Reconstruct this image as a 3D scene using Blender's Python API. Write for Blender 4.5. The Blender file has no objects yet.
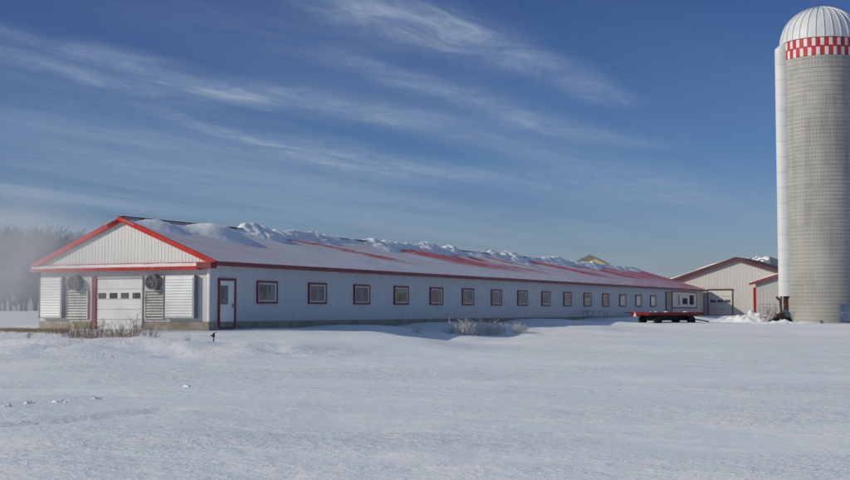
import bpy, math, random
import numpy as np
from mathutils import Vector, Matrix, noise
R = math.radians
sc = bpy.context.scene
COL = sc.collection

# ------------------------------------------------------------------ camera
F, PITCH, CAMZ = 1266.3, 0.055503, 0.99
cam = bpy.data.cameras.new('camera'); camo = bpy.data.objects.new('camera', cam); COL.objects.link(camo)
cam.sensor_width = 36; cam.lens = F / 850 * 36; cam.clip_start = 0.1; cam.clip_end = 9000
camo.location = (0, 0, CAMZ); camo.rotation_euler = (math.pi / 2 + PITCH, 0, 0)
sc.camera = camo

def at(px, py, Y):
    """world point seen at photo pixel (px, py) at distance Y in front of the viewpoint"""
    dx = (px - 425) / F; u = (240 - py) / F
    c, s = math.cos(PITCH), math.sin(PITCH)
    d = Vector((dx, c - u * s, s + u * c))
    return Vector((0, 0, CAMZ)) + d * (Y / d.y)

# ------------------------------------------------------------------ tagging
def tag(o, label=None, cat=None, group=None, kind=None):
    if label: o['label'] = label
    if cat: o['category'] = cat
    if group: o['group'] = group
    if kind: o['kind'] = kind
    return o
def empty(name, loc, rz=0):
    o = bpy.data.objects.new(name, None); COL.objects.link(o)
    o.location = loc; o.rotation_euler = (0, 0, rz); o.empty_display_size = .2
    return o
def copy_tree(o, parent=None):
    c = o.copy(); COL.objects.link(c)
    if parent is not None: c.parent = parent
    for ch in [k for k in o.children]:
        copy_tree(ch, c)
    return c

# ------------------------------------------------------------------ mesh builder
class MB:
    def __init__(s): s.v = []; s.f = []
    def quad(s, a, b, c, d):
        n = len(s.v); s.v += [tuple(a), tuple(b), tuple(c), tuple(d)]; s.f.append((n, n+1, n+2, n+3)); return s
    def tri(s, a, b, c):
        n = len(s.v); s.v += [tuple(a), tuple(b), tuple(c)]; s.f.append((n, n+1, n+2)); return s
    def box(s, x0, x1, y0, y1, z0, z1):
        n = len(s.v)
        s.v += [(x, y, z) for z in (z0, z1) for x, y in ((x0, y0), (x1, y0), (x1, y1), (x0, y1))]
        s.f += [(n, n+3, n+2, n+1), (n+4, n+5, n+6, n+7)] + [(n+i, n+(i+1) % 4, n+4+(i+1) % 4, n+4+i) for i in range(4)]
        return s
    def beam(s, p, q, w, h, up=(0, 0, 1)):
        p, q = Vector(p), Vector(q); d = (q - p).normalized(); up = Vector(up)
        if abs(d.dot(up)) > .99: up = Vector((1, 0, 0))
        a = d.cross(up).normalized(); b = a.cross(d)
        n = len(s.v)
        for e in (p, q):
            for sa, sb in ((-1, -1), (1, -1), (1, 1), (-1, 1)):
                s.v.append(tuple(e + a * sa * w / 2 + b * sb * h / 2))
        s.f += [(n, n+1, n+2, n+3), (n+7, n+6, n+5, n+4)] + [(n+4+i, n+4+(i+1) % 4, n+(i+1) % 4, n+i) for i in range(4)]
        return s
    def tube(s, p, q, r0, r1=None, k=8, caps=True):
        if r1 is None: r1 = r0
        p, q = Vector(p), Vector(q); d = (q - p).normalized()
        up = Vector((0, 0, 1)) if abs(d.z) < .95 else Vector((1, 0, 0))
        a = d.cross(up).normalized(); b = d.cross(a)
        n = len(s.v)
        for e, r in ((p, r0), (q, r1)):
            for i in range(k):
                t = 2 * math.pi * i / k
                s.v.append(tuple(e + (a * math.cos(t) + b * math.sin(t)) * r))
        s.f += [(n+i, n+(i+1) % k, n+k+(i+1) % k, n+k+i) for i in range(k)]
        if caps:
            s.f.append(tuple(n+k-1-i for i in range(k))); s.f.append(tuple(n+k+i for i in range(k)))
        return s
    def ring(s, c, ax, r0, r1, k=24, depth=.04):
        """annulus with thickness, axis ax"""
        c, ax = Vector(c), Vector(ax).normalized()
        up = Vector((0, 0, 1)) if abs(ax.z) < .9 else Vector((1, 0, 0))
        a = ax.cross(up).normalized(); b = ax.cross(a); n = len(s.v)
        for off, r in ((-depth/2, r0), (-depth/2, r1), (depth/2, r1), (depth/2, r0)):
            for i in range(k):
                t = 2 * math.pi * i / k
                s.v.append(tuple(c + ax * off + (a * math.cos(t) + b * math.sin(t)) * r))
        for j in range(4):
            for i in range(k):
                s.f.append((n+j*k+i, n+j*k+(i+1) % k, n+((j+1) % 4)*k+(i+1) % k, n+((j+1) % 4)*k+i))
        return s
    def build(s, name, m, parent=None, smooth=False, bevel=0):
        me = bpy.data.meshes.new(name); me.from_pydata(s.v, [], s.f); me.validate()
        me.materials.append(m)
        if smooth:
            for p in me.polygons: p.use_smooth = True
        o = bpy.data.objects.new(name, me); COL.objects.link(o)
        if parent is not None: o.parent = parent
        if bevel:
            b = o.modifiers.new('b', 'BEVEL'); b.width = bevel; b.segments = 2
        return o

# ------------------------------------------------------------------ materials
def newmat(name):
    m = bpy.data.materials.new(name); m.use_nodes = True
    nt = m.node_tree; b = nt.nodes['Principled BSDF']
    return m, nt, b
def N(nt, t, **kw):
    n = nt.nodes.new(t)
    for k, v in kw.items():
        if k.startswith('_'): setattr(n, k[1:], v)
        else: n.inputs[k.replace('__', ' ')].default_value = v
    return n
def L(nt, a, b): nt.links.new(a, b)
def mth(nt, op, a, b=None, c=None, clamp=False):
    n = nt.nodes.new('ShaderNodeMath'); n.operation = op; n.use_clamp = clamp
    for i, x in enumerate((a, b, c)):
        if x is None: continue
        if isinstance(x, (int, float)): n.inputs[i].default_value = x
        else: L(nt, x, n.inputs[i])
    return n.outputs[0]
def mix(nt, f, a, b):
    n = nt.nodes.new('ShaderNodeMix'); n.data_type = 'RGBA'
    for sock, x in ((n.inputs[0], f), (n.inputs[6], a), (n.inputs[7], b)):
        if isinstance(x, (int, float)): sock.default_value = x
        elif isinstance(x, tuple): sock.default_value = (*x, 1)[:4]
        else: L(nt, x, sock)
    return n.outputs[2]
def coords(nt, scale=(1, 1, 1), rot=(0, 0, 0), out='Object'):
    t = nt.nodes.new('ShaderNodeTexCoord'); mp = nt.nodes.new('ShaderNodeMapping')
    mp.inputs['Scale'].default_value = scale; mp.inputs['Rotation'].default_value = rot
    L(nt, t.outputs[out], mp.inputs[0]); return mp.outputs[0]
def noi(nt, vec, scale, detail=5, rough=.55, dist=0):
    n = N(nt, 'ShaderNodeTexNoise', Scale=scale, Detail=detail, Roughness=rough, Distortion=dist)
    L(nt, vec, n.inputs['Vector']); return n.outputs[0]
def ramp(nt, fac, stops, interp='LINEAR'):
    r = nt.nodes.new('ShaderNodeValToRGB'); r.color_ramp.interpolation = interp
    e = r.color_ramp.elements
    while len(e) < len(stops): e.new(.5)
    for el, (p, c) in zip(e, stops):
        el.position = p; el.color = (c, c, c, 1) if isinstance(c, (int, float)) else (*c, 1)
    L(nt, fac, r.inputs[0]); return r.outputs[0]
def bump(nt, b, h, strength, dist=.02):
    n = N(nt, 'ShaderNodeBump', Strength=strength, Distance=dist)
    L(nt, h, n.inputs['Height']); L(nt, n.outputs[0], b.inputs['Normal'])

def plain(name, col, rough=.6, var=.25, scale=3, dirt=None, dirt_amt=.3, metallic=0, bmp=.15, spec=.4):
    m, nt, b = newmat(name)
    v = coords(nt)
    n1 = noi(nt, v, scale, 6, .6); n2 = noi(nt, v, scale * 7, 4, .6)
    dark = tuple(c * (1 - var) for c in col); lite = tuple(min(1, c * (1 + var * .5)) for c in col)
    c = mix(nt, ramp(nt, n1, [(.3, 0.), (.7, 1.)]), dark, lite)
    if dirt:
        f = mth(nt, 'MULTIPLY', ramp(nt, noi(nt, v, scale * .6, 8, .7), [(.45, 0.), (.7, 1.)]), dirt_amt)
        c = mix(nt, f, c, dirt)
    L(nt, c, b.inputs['Base Color'])
    b.inputs['Roughness'].default_value = rough; b.inputs['Metallic'].default_value = metallic
    b.inputs['Specular IOR Level'].default_value = spec
    bump(nt, b, n2, bmp, .01)
    return m

def siding(name, col, dirtcol=(.35, .33, .29), zdirt=.9, dirt=.4, panel=True):
    """painted steel siding: vertical streaks, lap seams every metre, grime towards the bottom"""
    m, nt, b = newmat(name)
    v = coords(nt)
    st = noi(nt, coords(nt, (3, 3, .25)), 1.6, 6, .65)
    big = noi(nt, v, .35, 4, .6)
    c = mix(nt, ramp(nt, st, [(.3, 0.), (.75, 1.)]), tuple(x * .86 for x in col), col)
    c = mix(nt, mth(nt, 'MULTIPLY', ramp(nt, big, [(.35, 0.), (.7, 1.)]), .25), c, tuple(x * .8 for x in col))
    sep = nt.nodes.new('ShaderNodeSeparateXYZ'); L(nt, v, sep.inputs[0])
    low = mth(nt, 'SUBTRACT', 1, mth(nt, 'DIVIDE', sep.outputs[2], zdirt), clamp=True)
    low = mth(nt, 'MULTIPLY', mth(nt, 'MULTIPLY', low, dirt * 2), ramp(nt, noi(nt, coords(nt, (2, 2, .6)), 2.5, 6, .7), [(.3, 0.), (.7, 1.)]), clamp=True)
    c = mix(nt, low, c, dirtcol)
    wv = N(nt, 'ShaderNodeTexWave', Scale=.342, Distortion=0); wv.wave_type = 'BANDS'; wv.bands_direction = 'X'; L(nt, v, wv.inputs[0])
    c = mix(nt, mth(nt, 'MULTIPLY', ramp(nt, wv.outputs[0], [(0, 1.), (.03, 0.)]), .3), c, tuple(x * .55 for x in col))
    L(nt, c, b.inputs['Base Color'])
    b.inputs['Roughness'].default_value = .45; b.inputs['Specular IOR Level'].default_value = .35
    bump(nt, b, noi(nt, v, .9, 3), .12, .05)
    return m

M = {}
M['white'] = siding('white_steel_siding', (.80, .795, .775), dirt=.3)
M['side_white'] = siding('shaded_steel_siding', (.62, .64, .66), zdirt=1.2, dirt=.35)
M['cream'] = siding('cream_steel_siding', (.72, .705, .675), zdirt=3, dirt=.35)
M['grey_siding'] = siding('grey_steel_siding', (.56, .56, .54), zdirt=2, dirt=.3)
M['yellow'] = siding('yellow_siding', (.80, .66, .33), zdirt=.1)
M['red'] = plain('red_trim', (.52, .018, .014), .5, .2, 1.2, (.4, .12, .10), .3, spec=.2)
M['shedred'] = plain('weathered_red', (.30, .035, .045), .6, .2, 1.2, (.35, .2, .2), .3, spec=.2)
M['maroon'] = plain('dull_maroon', (.12, .045, .052), .6, .2, 1.2, (.2, .12, .12), .3, spec=.2)
M['dkred'] = plain('maroon_trim', (.22, .012, .032), .45, .25, 1.2, (.3, .1, .1), .3)
M['door'] = plain('door_white', (.80, .795, .79), .45, .08, .8, (.5, .48, .45), .3)
M['panel'] = plain('panel_white', (.80, .78, .74), .5, .1, 1, (.5, .48, .44), .3)
M['blind'] = plain('window_blind', (.36, .35, .29), .8, .2, 2)
M['sash'] = plain('sash_white', (.62, .58, .56), .5, .12, 3)
M['fan'] = plain('fan_grey', (.30, .31, .32), .5, .3, 6, (.16, .14, .12), .6, .3)
M['black'] = plain('dark_iron', (.025, .025, .03), .7, .4, 5)
M['tyre'] = plain('tyre_rubber', (.02, .02, .022), .85, .3, 8)
M['rust'] = plain('rusty_iron', (.13, .07, .055), .8, .5, 6, (.05, .03, .02), .6)
M['galv'] = plain('galvanised', (.38, .39, .40), .45, .2, 2, (.25, .22, .2), .3, .6)
M['gstain'] = plain('stained_louvre', (.62, .61, .58), .5, .2, 3, (.28, .25, .22), .6)
M['hood'] = plain('white_hood', (.78, .79, .80), .5, .08, 1, (.45, .44, .42), .3)
M['blue'] = plain('blue_paint', (.08, .12, .21), .5, .3, 2, (.3, .33, .38), .5)
M['jambred'] = plain('hazed_jamb', (.26, .06, .07), .6, .25, 1.5, (.4, .3, .3), .5)  # muted pinkish red: the haze over the jamb is mixed into its colour
M['redpaint'] = plain('wagon_red', (.26, .010, .018), .45, .35, 1.5, (.12, .03, .03), .5)
M['plank'] = plain('frosty_planks', (.33, .16, .13), .8, .3, 2, (.7, .72, .76), .9)
M['orange'] = plain('reflector_orange', (.95, .50, .36), .5, .1)
M['weed'] = plain('dry_stalk', (.27, .21, .17), .9, .4, 9)
M['frosted'] = plain('frosted_stalk', (.66, .61, .54), .9, .2, 6)
M['bark'] = plain('frosted_bark', (.155, .15, .175), .9, .3, .5)
M['soffit'] = plain('soffit_grey', (.42, .43, .45), .6, .1, 2)
M['dark'] = plain('dark_interior', (.02, .02, .022), .8, .2)

def glassmat(name, lo, hi, seed):
    m, nt, b = newmat(name)
    t = nt.nodes.new('ShaderNodeTexCoord')
    oi = nt.nodes.new('ShaderNodeObjectInfo')
    add = nt.nodes.new('ShaderNodeVectorMath'); add.operation = 'ADD'
    comb = nt.nodes.new('ShaderNodeCombineXYZ')
    rnd = mth(nt, 'MULTIPLY', oi.outputs['Random'], 80)
    L(nt, rnd, comb.inputs[0]); L(nt, rnd, comb.inputs[2])
    L(nt, t.outputs['Object'], add.inputs[0]); L(nt, comb.outputs[0], add.inputs[1])
    c = mix(nt, ramp(nt, noi(nt, add.outputs[0], 1.3, 2, .45, .3), [(.44, 0.), (.62, 1.)]), lo, hi)
    L(nt, c, b.inputs['Base Color'])
    b.inputs['Roughness'].default_value = .12; b.inputs['Specular IOR Level'].default_value = .45
    b.inputs['Coat Weight'].default_value = .25; b.inputs['Coat Roughness'].default_value = .03
    return m
M['glass'] = glassmat('murky_window', (.03, .04, .045), (.24, .23, .17), 0)
M['glassd'] = glassmat('dark_window', (.06, .065, .07), (.13, .14, .15), 1)
M['glassw'] = glassmat('covered_window', (.42, .42, .40), (.55, .55, .52), 1)

# concrete
def concrete(name, a, b_, scale=2, stain=(.14, .13, .10)):
    m, nt, b = newmat(name); v = coords(nt)
    c = mix(nt, ramp(nt, noi(nt, v, scale, 8, .65), [(.3, 0.), (.7, 1.)]), a, b_)
    c = mix(nt, mth(nt, 'MULTIPLY', ramp(nt, noi(nt, coords(nt, (1, 1, .3)), scale * .5, 6, .7), [(.5, 0.), (.68, 1.)]), .6), c, stain)
    L(nt, c, b.inputs['Base Color']); b.inputs['Roughness'].default_value = .9
    bump(nt, b, noi(nt, v, 14, 5), .4, .02)
    return m
M['conc'] = concrete('foundation_concrete', (.22, .19, .14), (.40, .37, .31))

# snow on the ground
def snowmat(name, big=True):
    m, nt, b = newmat(name)
    v = coords(nt)
    c = mix(nt, ramp(nt, noi(nt, coords(nt, (.35, 1, 1)), .25, 5, .6), [(.3, 0.), (.7, 1.)]), (.80, .81, .82), (.87, .875, .88))
    L(nt, c, b.inputs['Base Color'])
    b.inputs['Roughness'].default_value = .75; b.inputs['Specular IOR Level'].default_value = .25
    b.inputs['Sheen Weight'].default_value = .05
    ws = noi(nt, coords(nt, (.45, 1, 1), (0, 0, R(-15))), 1.1, 7, .62, .4)     # wind-packed ripples
    mid = noi(nt, coords(nt, (.8, 1, 1), (0, 0, R(-15))), 4.5, 5, .65, .3)
    fine = noi(nt, v, 16, 4, .75)
    h = mth(nt, 'ADD', mth(nt, 'MULTIPLY', ws, .7), mth(nt, 'MULTIPLY', mid, .50))
    h = mth(nt, 'ADD', h, mth(nt, 'MULTIPLY', fine, .16))
    patch = ramp(nt, noi(nt, coords(nt, (.5, 1, 1), (0, 0, R(-12))), .16, 4, .6), [(.38, .30), (.60, 1.25)])
    h = mth(nt, 'MULTIPLY', h, patch)
    if big: bump(nt, b, h, .75, .17)
    else: bump(nt, b, noi(nt, v, 3, 8, .65), .4, .12)
    return m
M['snow'] = snowmat('field_snow')
M['snow2'] = snowmat('drift_snow', False)
for k in ('snow2',):
    pass

# frosted red roof: frost cover with red streaks blown clear, slanting away from the ridge
HALF, LEN = 5.13, 91.3
def roofmat():
    m, nt, b = newmat('frosted_red_roof')
    t = nt.nodes.new('ShaderNodeTexCoord'); sep = nt.nodes.new('ShaderNodeSeparateXYZ'); L(nt, t.outputs['Object'], sep.inputs[0])
    x, y = sep.outputs[0], sep.outputs[1]
    q = mth(nt, 'ADD', y, mth(nt, 'MULTIPLY', x, .246))
    comb = nt.nodes.new('ShaderNodeCombineXYZ')
    L(nt, q, comb.inputs[0]); L(nt, mth(nt, 'MULTIPLY', x, .12), comb.inputs[1])
    n1 = noi(nt, comb.outputs[0], 1.3, 7, .65, .3)
    qd = mth(nt, 'ADD', q, mth(nt, 'MULTIPLY', mth(nt, 'SUBTRACT', n1, .5), 2.6))
    def band(c, w, wmin=0.6):
        g = mth(nt, 'SUBTRACT', 1, mth(nt, 'DIVIDE', mth(nt, 'ABSOLUTE', mth(nt, 'SUBTRACT', qd, c)), w), clamp=True)
        return mth(nt, 'MULTIPLY', g, 1.6, clamp=True)
    tot = None
    for c, w in ((7.2, .35), (10.9, 1.5), (12.7, .45), (14.2, .25), (16.6, 1.1), (19.8, 1.3), (21.4, .7), (23.2, 1.5), (25.0, 1.4), (26.8, 1.1)):
        g = band(c, w); tot = g if tot is None else mth(nt, 'MAXIMUM', tot, g)
    # fade of the streaks towards the eave
    fade = ramp(nt, mth(nt, 'DIVIDE', y, 5.2), [(.12, 0.), (.4, 1.)])
    tot = mth(nt, 'MULTIPLY', tot, fade)
    brk = ramp(nt, noi(nt, coords(nt, (.25, 1.6, 1)), 2.2, 6, .7), [(.28, .35), (.5, 1.)])
    tot = mth(nt, 'MULTIPLY', tot, brk)
    # general thin frost letting a little red through, more so to the far end
    far = mth(nt, 'DIVIDE', mth(nt, 'SUBTRACT', x, 48), 40, clamp=True)
    near = mth(nt, 'SUBTRACT', 1, mth(nt, 'DIVIDE', x, 14), clamp=True)
    thin = mth(nt, 'ADD', mth(nt, 'MULTIPLY', far, .62), .11)
    thin = mth(nt, 'ADD', thin, mth(nt, 'MULTIPLY', near, .10))
    thin = mth(nt, 'MULTIPLY', thin, ramp(nt, noi(nt, coords(nt, (.3, 2, 1)), 1.1, 8, .7), [(.32, .15), (.66, 1.6)]))
    fac = mth(nt, 'MAXIMUM', tot, thin, clamp=True)
    frost = mix(nt, ramp(nt, noi(nt, coords(nt, (.4, 1, 1)), .8, 7, .65), [(.3, 0.), (.7, 1.)]), (.70, .69, .70), (.88, .875, .88))
    # panel seams up the slope
    w = N(nt, 'ShaderNodeTexWave', Scale=.35, Distortion=0); w.wave_type = 'BANDS'; w.bands_direction = 'X'
    L(nt, t.outputs['Object'], w.inputs[0])
    seam = ramp(nt, w.outputs[0], [(.0, 1.), (.06, 0.)])
    frost = mix(nt, mth(nt, 'MULTIPLY', seam, .35), frost, (.42, .40, .42))
    red = mix(nt, noi(nt, comb.outputs[0], 6, 5), (.64, .045, .04), (.80, .20, .18))
    L(nt, mix(nt, fac, frost, red), b.inputs['Base Color'])
    b.inputs['Roughness'].default_value = .55; b.inputs['Specular IOR Level'].default_value = .3
    bump(nt, b, n1, .3, .06)
    return m
M['roof'] = roofmat()

# silo staves
def silomat():
    m, nt, b = newmat('silo_staves')
    t = nt.nodes.new('ShaderNodeTexCoord'); sep = nt.nodes.new('ShaderNodeSeparateXYZ'); L(nt, t.outputs['Object'], sep.inputs[0])
    ang = mth(nt, 'ARCTAN2', sep.outputs[1], sep.outputs[0])
    u = mth(nt, 'MULTIPLY', ang, 3.05)
    comb = nt.nodes.new('ShaderNodeCombineXYZ'); L(nt, u, comb.inputs[0]); L(nt, sep.outputs[2], comb.inputs[1])
    br = N(nt, 'ShaderNodeTexBrick', Scale=1.0); br.offset = .5
    br.inputs['Brick Width'].default_value = .2554; br.inputs['Row Height'].default_value = 1.52
    br.inputs['Mortar Size'].default_value = .016; br.inputs['Mortar Smooth'].default_value = .3
    br.inputs['Color1'].default_value = (.36, .355, .34, 1); br.inputs['Color2'].default_value = (.39, .385, .37, 1)
    br.inputs['Mortar'].default_value = (.20, .20, .195, 1)
    L(nt, comb.outputs[0], br.inputs[0])
    c = br.outputs[0]
    # weather bands: paler patches and dark runs down the wall
    cv = nt.nodes.new('ShaderNodeCombineXYZ'); L(nt, u, cv.inputs[0]); L(nt, mth(nt, 'MULTIPLY', sep.outputs[2], .06), cv.inputs[1])
    run = noi(nt, cv.outputs[0], .9, 7, .7)
    c = mix(nt, mth(nt, 'MULTIPLY', ramp(nt, run, [(.46, 0.), (.60, 1.)]), .45), c, (.21, .21, .205))
    c = mix(nt, mth(nt, 'MULTIPLY', ramp(nt, noi(nt, comb.outputs[0], .35, 5, .6), [(.42, 0.), (.62, 1.)]), .6), c, (.47, .46, .435))
    lowf = mth(nt, 'SUBTRACT', 1, mth(nt, 'DIVIDE', sep.outputs[2], 9), clamp=True)
    c = mix(nt, mth(nt, 'MULTIPLY', lowf, .45), c, (.33, .315, .27))
    L(nt, c, b.inputs['Base Color']); b.inputs['Roughness'].default_value = .9
    bump(nt, b, br.outputs[1], -.4, .03)
    return m
M['silo'] = silomat()
M['hoop'] = plain('weathered_hoop', (.22, .215, .205), .8, .3, 2, (.3, .29, .27), .5)

# ------------------------------------------------------------------ barn frame
C0 = Vector((-10.0, 58.65, 0)); YAW = .4631
RZ = math.pi / 2 - YAW
AX = Vector((math.sin(YAW), math.cos(YAW), 0)); BX = Vector((-math.cos(YAW), math.sin(YAW), 0))
def bw(l, w, z=0): return C0 + AX * l + BX * w + Vector((0, 0, z))

# ------------------------------------------------------------------ terrain
pts = []
for l, z in ((0, .05), (3, .12), (12, .2), (24, .26), (40, .38), (56, .38), (68, .46), (84, .4)):
    for d in (-.2, -.9): p = bw(l, d); pts.append((p.x, p.y, z))
for l in (10, 30, 50, 70, 90):
    for w in (5, 12): p = bw(l, w); pts.append((p.x, p.y, .2))
pts += [(.5, 66, -.6), (4.4, 74, -.56), (9.2, 85, -.14), (12.6, 91.5, -.24), (16.1, 99, .02),
        (2, 60, -.62), (6, 68, -.62), (9, 75, -.5), (15, 80, -.4), (25, 85, -.25), (0, 45, -.7), (-3.8, 59.5, .02), (-3.5, 55, -.1),
        (-6, 57, .03), (-10, 56.5, .04), (-10, 52, .0), (-6, 50, -.15), (-15, 56, .05), (-20, 50, .05), (-20, 56, .08), (-30, 50, .1), (-30, 60, .1),
        (-12, 46, -.05), (-20, 46, .0), (-28, 46, -.02), (-10, 41, -.55), (-18, 41, -.5), (-25, 41, -.45), (-40, 42, -.35), (-8, 36, -.72), (-14, 36, -.7), (-22, 36, -.7),
        (5, 52, -.72), (15, 60, -.62), (25, 70, -.5), (40, 80, -.3), (25, 100, .0), (20, 98, .0), (23, 104, .05), (31, 95, .0), (31, 104, .05), (40, 100, 0), (30, 120, .1), (42, 120, .1),
        (35, 92, -.1), (-40, 70, .2), (-40, 100, .4), (60, 100, 0), (60, 130, .3)]
for x in (-60, -40, -25, -12, 0, 12, 25, 40, 60):
    for y in (-40, -15, 5, 18, 30): pts.append((x, y, -.75))
for x in (-200, -120, -60, 0, 60, 120, 200):
    for y in (160, 220, 320): pts.append((x, y, .9))
P = np.array(pts)
def ground_z(X, Y):
    X = np.asarray(X, float); Y = np.asarray(Y, float); sh = X.shape
    X = X.ravel(); Y = Y.ravel(); num = np.zeros_like(X); den = np.zeros_like(X)
    for px_, py_, pz_ in P:
        w = 1 / ((X - px_) ** 2 + (Y - py_) ** 2 + 3.0) ** 2
        num += w * pz_; den += w
    return (num / den).reshape(sh)
def nz(x, y, s=1, o=0): return noise.fractal(Vector((x * s + o, y * s, o * .37)), 1.0, 2.0, 4)
TRACK = []
random.seed(4)
for i in range(30):                       # a line of old footprints crossing the foreground
    p = at(-6 + i * 6.2, 426 - i * .55 + random.uniform(-.6, .6), 18); 
    d = at(-6 + i * 6.2, 426 - i * .55, 18); k = 1.74 / max(.02, -(d.z - CAMZ) / 18) / 18 * 1.0
    q = Vector((0, 0, CAMZ)) + (p - Vector((0, 0, CAMZ))) * k
    TRACK.append((q.x, q.y, random.uniform(.02, .06), random.uniform(.12, .22)))
for i in range(46):                       # scoured hummocks in the near snow
    TRACK.append((random.uniform(-5, 1.5), 13.2 + random.gauss(2.2, 1.3) + 0, -random.uniform(.01, .025), random.uniform(.12, .3)))
def make_ground():
    nx, ny = 620, 640
    ux = np.linspace(-6.0, 6.0, nx); xs = 14 * np.sinh(ux)
    uy = np.linspace(-1.4, 6.2, ny); ys = 22 + 16 * np.sinh(uy) * np.where(uy < 0, 1.2, 1)
    X, Y = np.meshgrid(xs, ys)
    Z = ground_z(X, Y)
    Xr = X.ravel(); Yr = Y.ravel(); Zr = Z.ravel().copy()
    for i in range(len(Xr)):
        x, y = Xr[i], Yr[i]
        if abs(x) < 90 and -20 < y < 170:
            a = nz(x * .45 + y * .1, y * 1.0, .28, 3) * .03
            if y < 60: a += nz(x * .7, y, 2.2, 13) * .010
            a += nz(x, y, .9, 9) * .014
            # lumpy wind-cut bank in front of the gable end
            if x < 2:
                g = math.exp(-((y - 44.0) / 3.2) ** 2) * min(1, max(0, (2 - x) / 8))
                a += g * (nz(x * .5, y, .6, 5) * .24 + nz(x, y, 1.6, 2) * .09)
            # drifts rolled up in the lee of the long wall
            lx = (x - C0.x) * AX.x + (y - C0.y) * AX.y; d = -((x - C0.x) * BX.x + (y - C0.y) * BX.y)
            if 5 < lx < 95 and 0 < d < 14:
                g = min(1, (lx - 5) / 6) * math.exp(-((d - 6.0) / 4.0) ** 2)
                a += g * (nz(x * .6, y * .35, .33, 7) * .13)
            Zr[i] += a
    for tx, ty, dep, r in TRACK:
        d2 = (Xr - tx) ** 2 / (r * 1.3) ** 2 + (Yr - ty) ** 2 / r ** 2
        Zr -= dep * np.exp(-d2)
    vs = np.stack([Xr, Yr, Zr], 1)
    idx = np.arange(nx * ny).reshape(ny, nx)
    fs = np.stack([idx[:-1, :-1], idx[:-1, 1:], idx[1:, 1:], idx[1:, :-1]], -1).reshape(-1, 4)
    me = bpy.data.meshes.new('ground')
    me.vertices.add(len(vs)); me.vertices.foreach_set('co', vs.ravel())
    me.loops.add(fs.size); me.loops.foreach_set('vertex_index', fs.ravel().astype(np.int32))
    me.polygons.add(len(fs)); me.polygons.foreach_set('loop_start', np.arange(0, fs.size, 4, dtype=np.int32))
    me.polygons.foreach_set('loop_total', np.full(len(fs), 4, dtype=np.int32))
    me.polygons.foreach_set('use_smooth', np.ones(len(fs), dtype=bool))
    me.update(calc_edges=True); me.validate()
    me.materials.append(M['snow'])
    o = bpy.data.objects.new('snow_ground', me); COL.objects.link(o)
    o['kind'] = 'structure'
make_ground()
def gz(x, y): return float(ground_z(np.array([x]), np.array([y]))[0])
def on_ground(px, py):
    """ground point seen at a photo pixel"""
    o = Vector((0, 0, CAMZ)); d = (at(px, py, 1) - o)
    Y = 10.0
    while Y < 400:
        p = o + d * Y
        if p.z <= gz(p.x, p.y): break
        Y += .25
    return Vector((p.x, p.y, gz(p.x, p.y)))

# ------------------------------------------------------------------ ribbed wall
def ribbed(mb, x0, x1, y, nrm, z0, ztop, axis='x', pitch=.23, depth=.022):
    """ribbed sheet wall in local coords; axis is the direction it runs, nrm (+1/-1) which way ribs stand proud"""
    prof = []; n = int(round((x1 - x0) / pitch)); p = (x1 - x0) / n
    for i in range(n):
        b = x0 + i * p
        prof += [(b, 0), (b + p * .70, 0), (b + p * .78, 1), (b + p * .92, 1)]
    prof.append((x1, 0))
    for (a, da), (b, db) in zip(prof, prof[1:]):
        ya, yb = y + nrm * da * depth, y + nrm * db * depth
        P_ = (lambda s, t, z: (s, t, z)) if axis == 'x' else (lambda s, t, z: (t, s, z))
        mb.quad(P_(a, ya, z0), P_(b, yb, z0), P_(b, yb, ztop(b)), P_(a, ya, ztop(a)))
    return mb

# ------------------------------------------------------------------ long barn
barn = empty('long_barn', C0, RZ)
tag(barn, 'long low white metal barn with frosted red roof and red framed windows', 'barn')
W = 10.26; EZ = 3.377; SL = .393
RZT = EZ + SL * W / 2                                    # ridge height ~5.64
OH = .45                                                # eave overhang
HIP = 82.5
# side wall (visible), local y = 0, ribs towards -y
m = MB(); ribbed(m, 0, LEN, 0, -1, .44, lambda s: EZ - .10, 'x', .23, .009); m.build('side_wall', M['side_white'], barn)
m = MB(); ribbed(m, 0, LEN, W, 1, .44, lambda s: EZ - .10, 'x', .46); m.build('rear_wall', M['side_white'], barn)
def gable_top(w): return EZ + SL * min(w, W - w) - .06
m = MB(); ribbed(m, 0, W, 0, -1, .44, gable_top, 'y', .2, .011); m.build('gable_wall', M['white'], barn)
m = MB(); ribbed(m, 0, W, LEN, 1, .44, lambda w: EZ - .1, 'y', .46); m.build('rear_gable_wall', M['side_white'], barn)
m = MB()
m.box(-.05, LEN + .05, -.05, .25, -.6, .46).box(-.05, .25, .25, 3.78, -.6, .46).box(-.05, .25, 6.98, W - .25, -.6, .46)
m.box(-.05, LEN + .05, W - .25, W + .05, -.6, .46).box(LEN - .25, LEN + .05, .25, W - .25, -.6, .46)
m.build('foundation', M['conc'], barn, bevel=.015)
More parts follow.
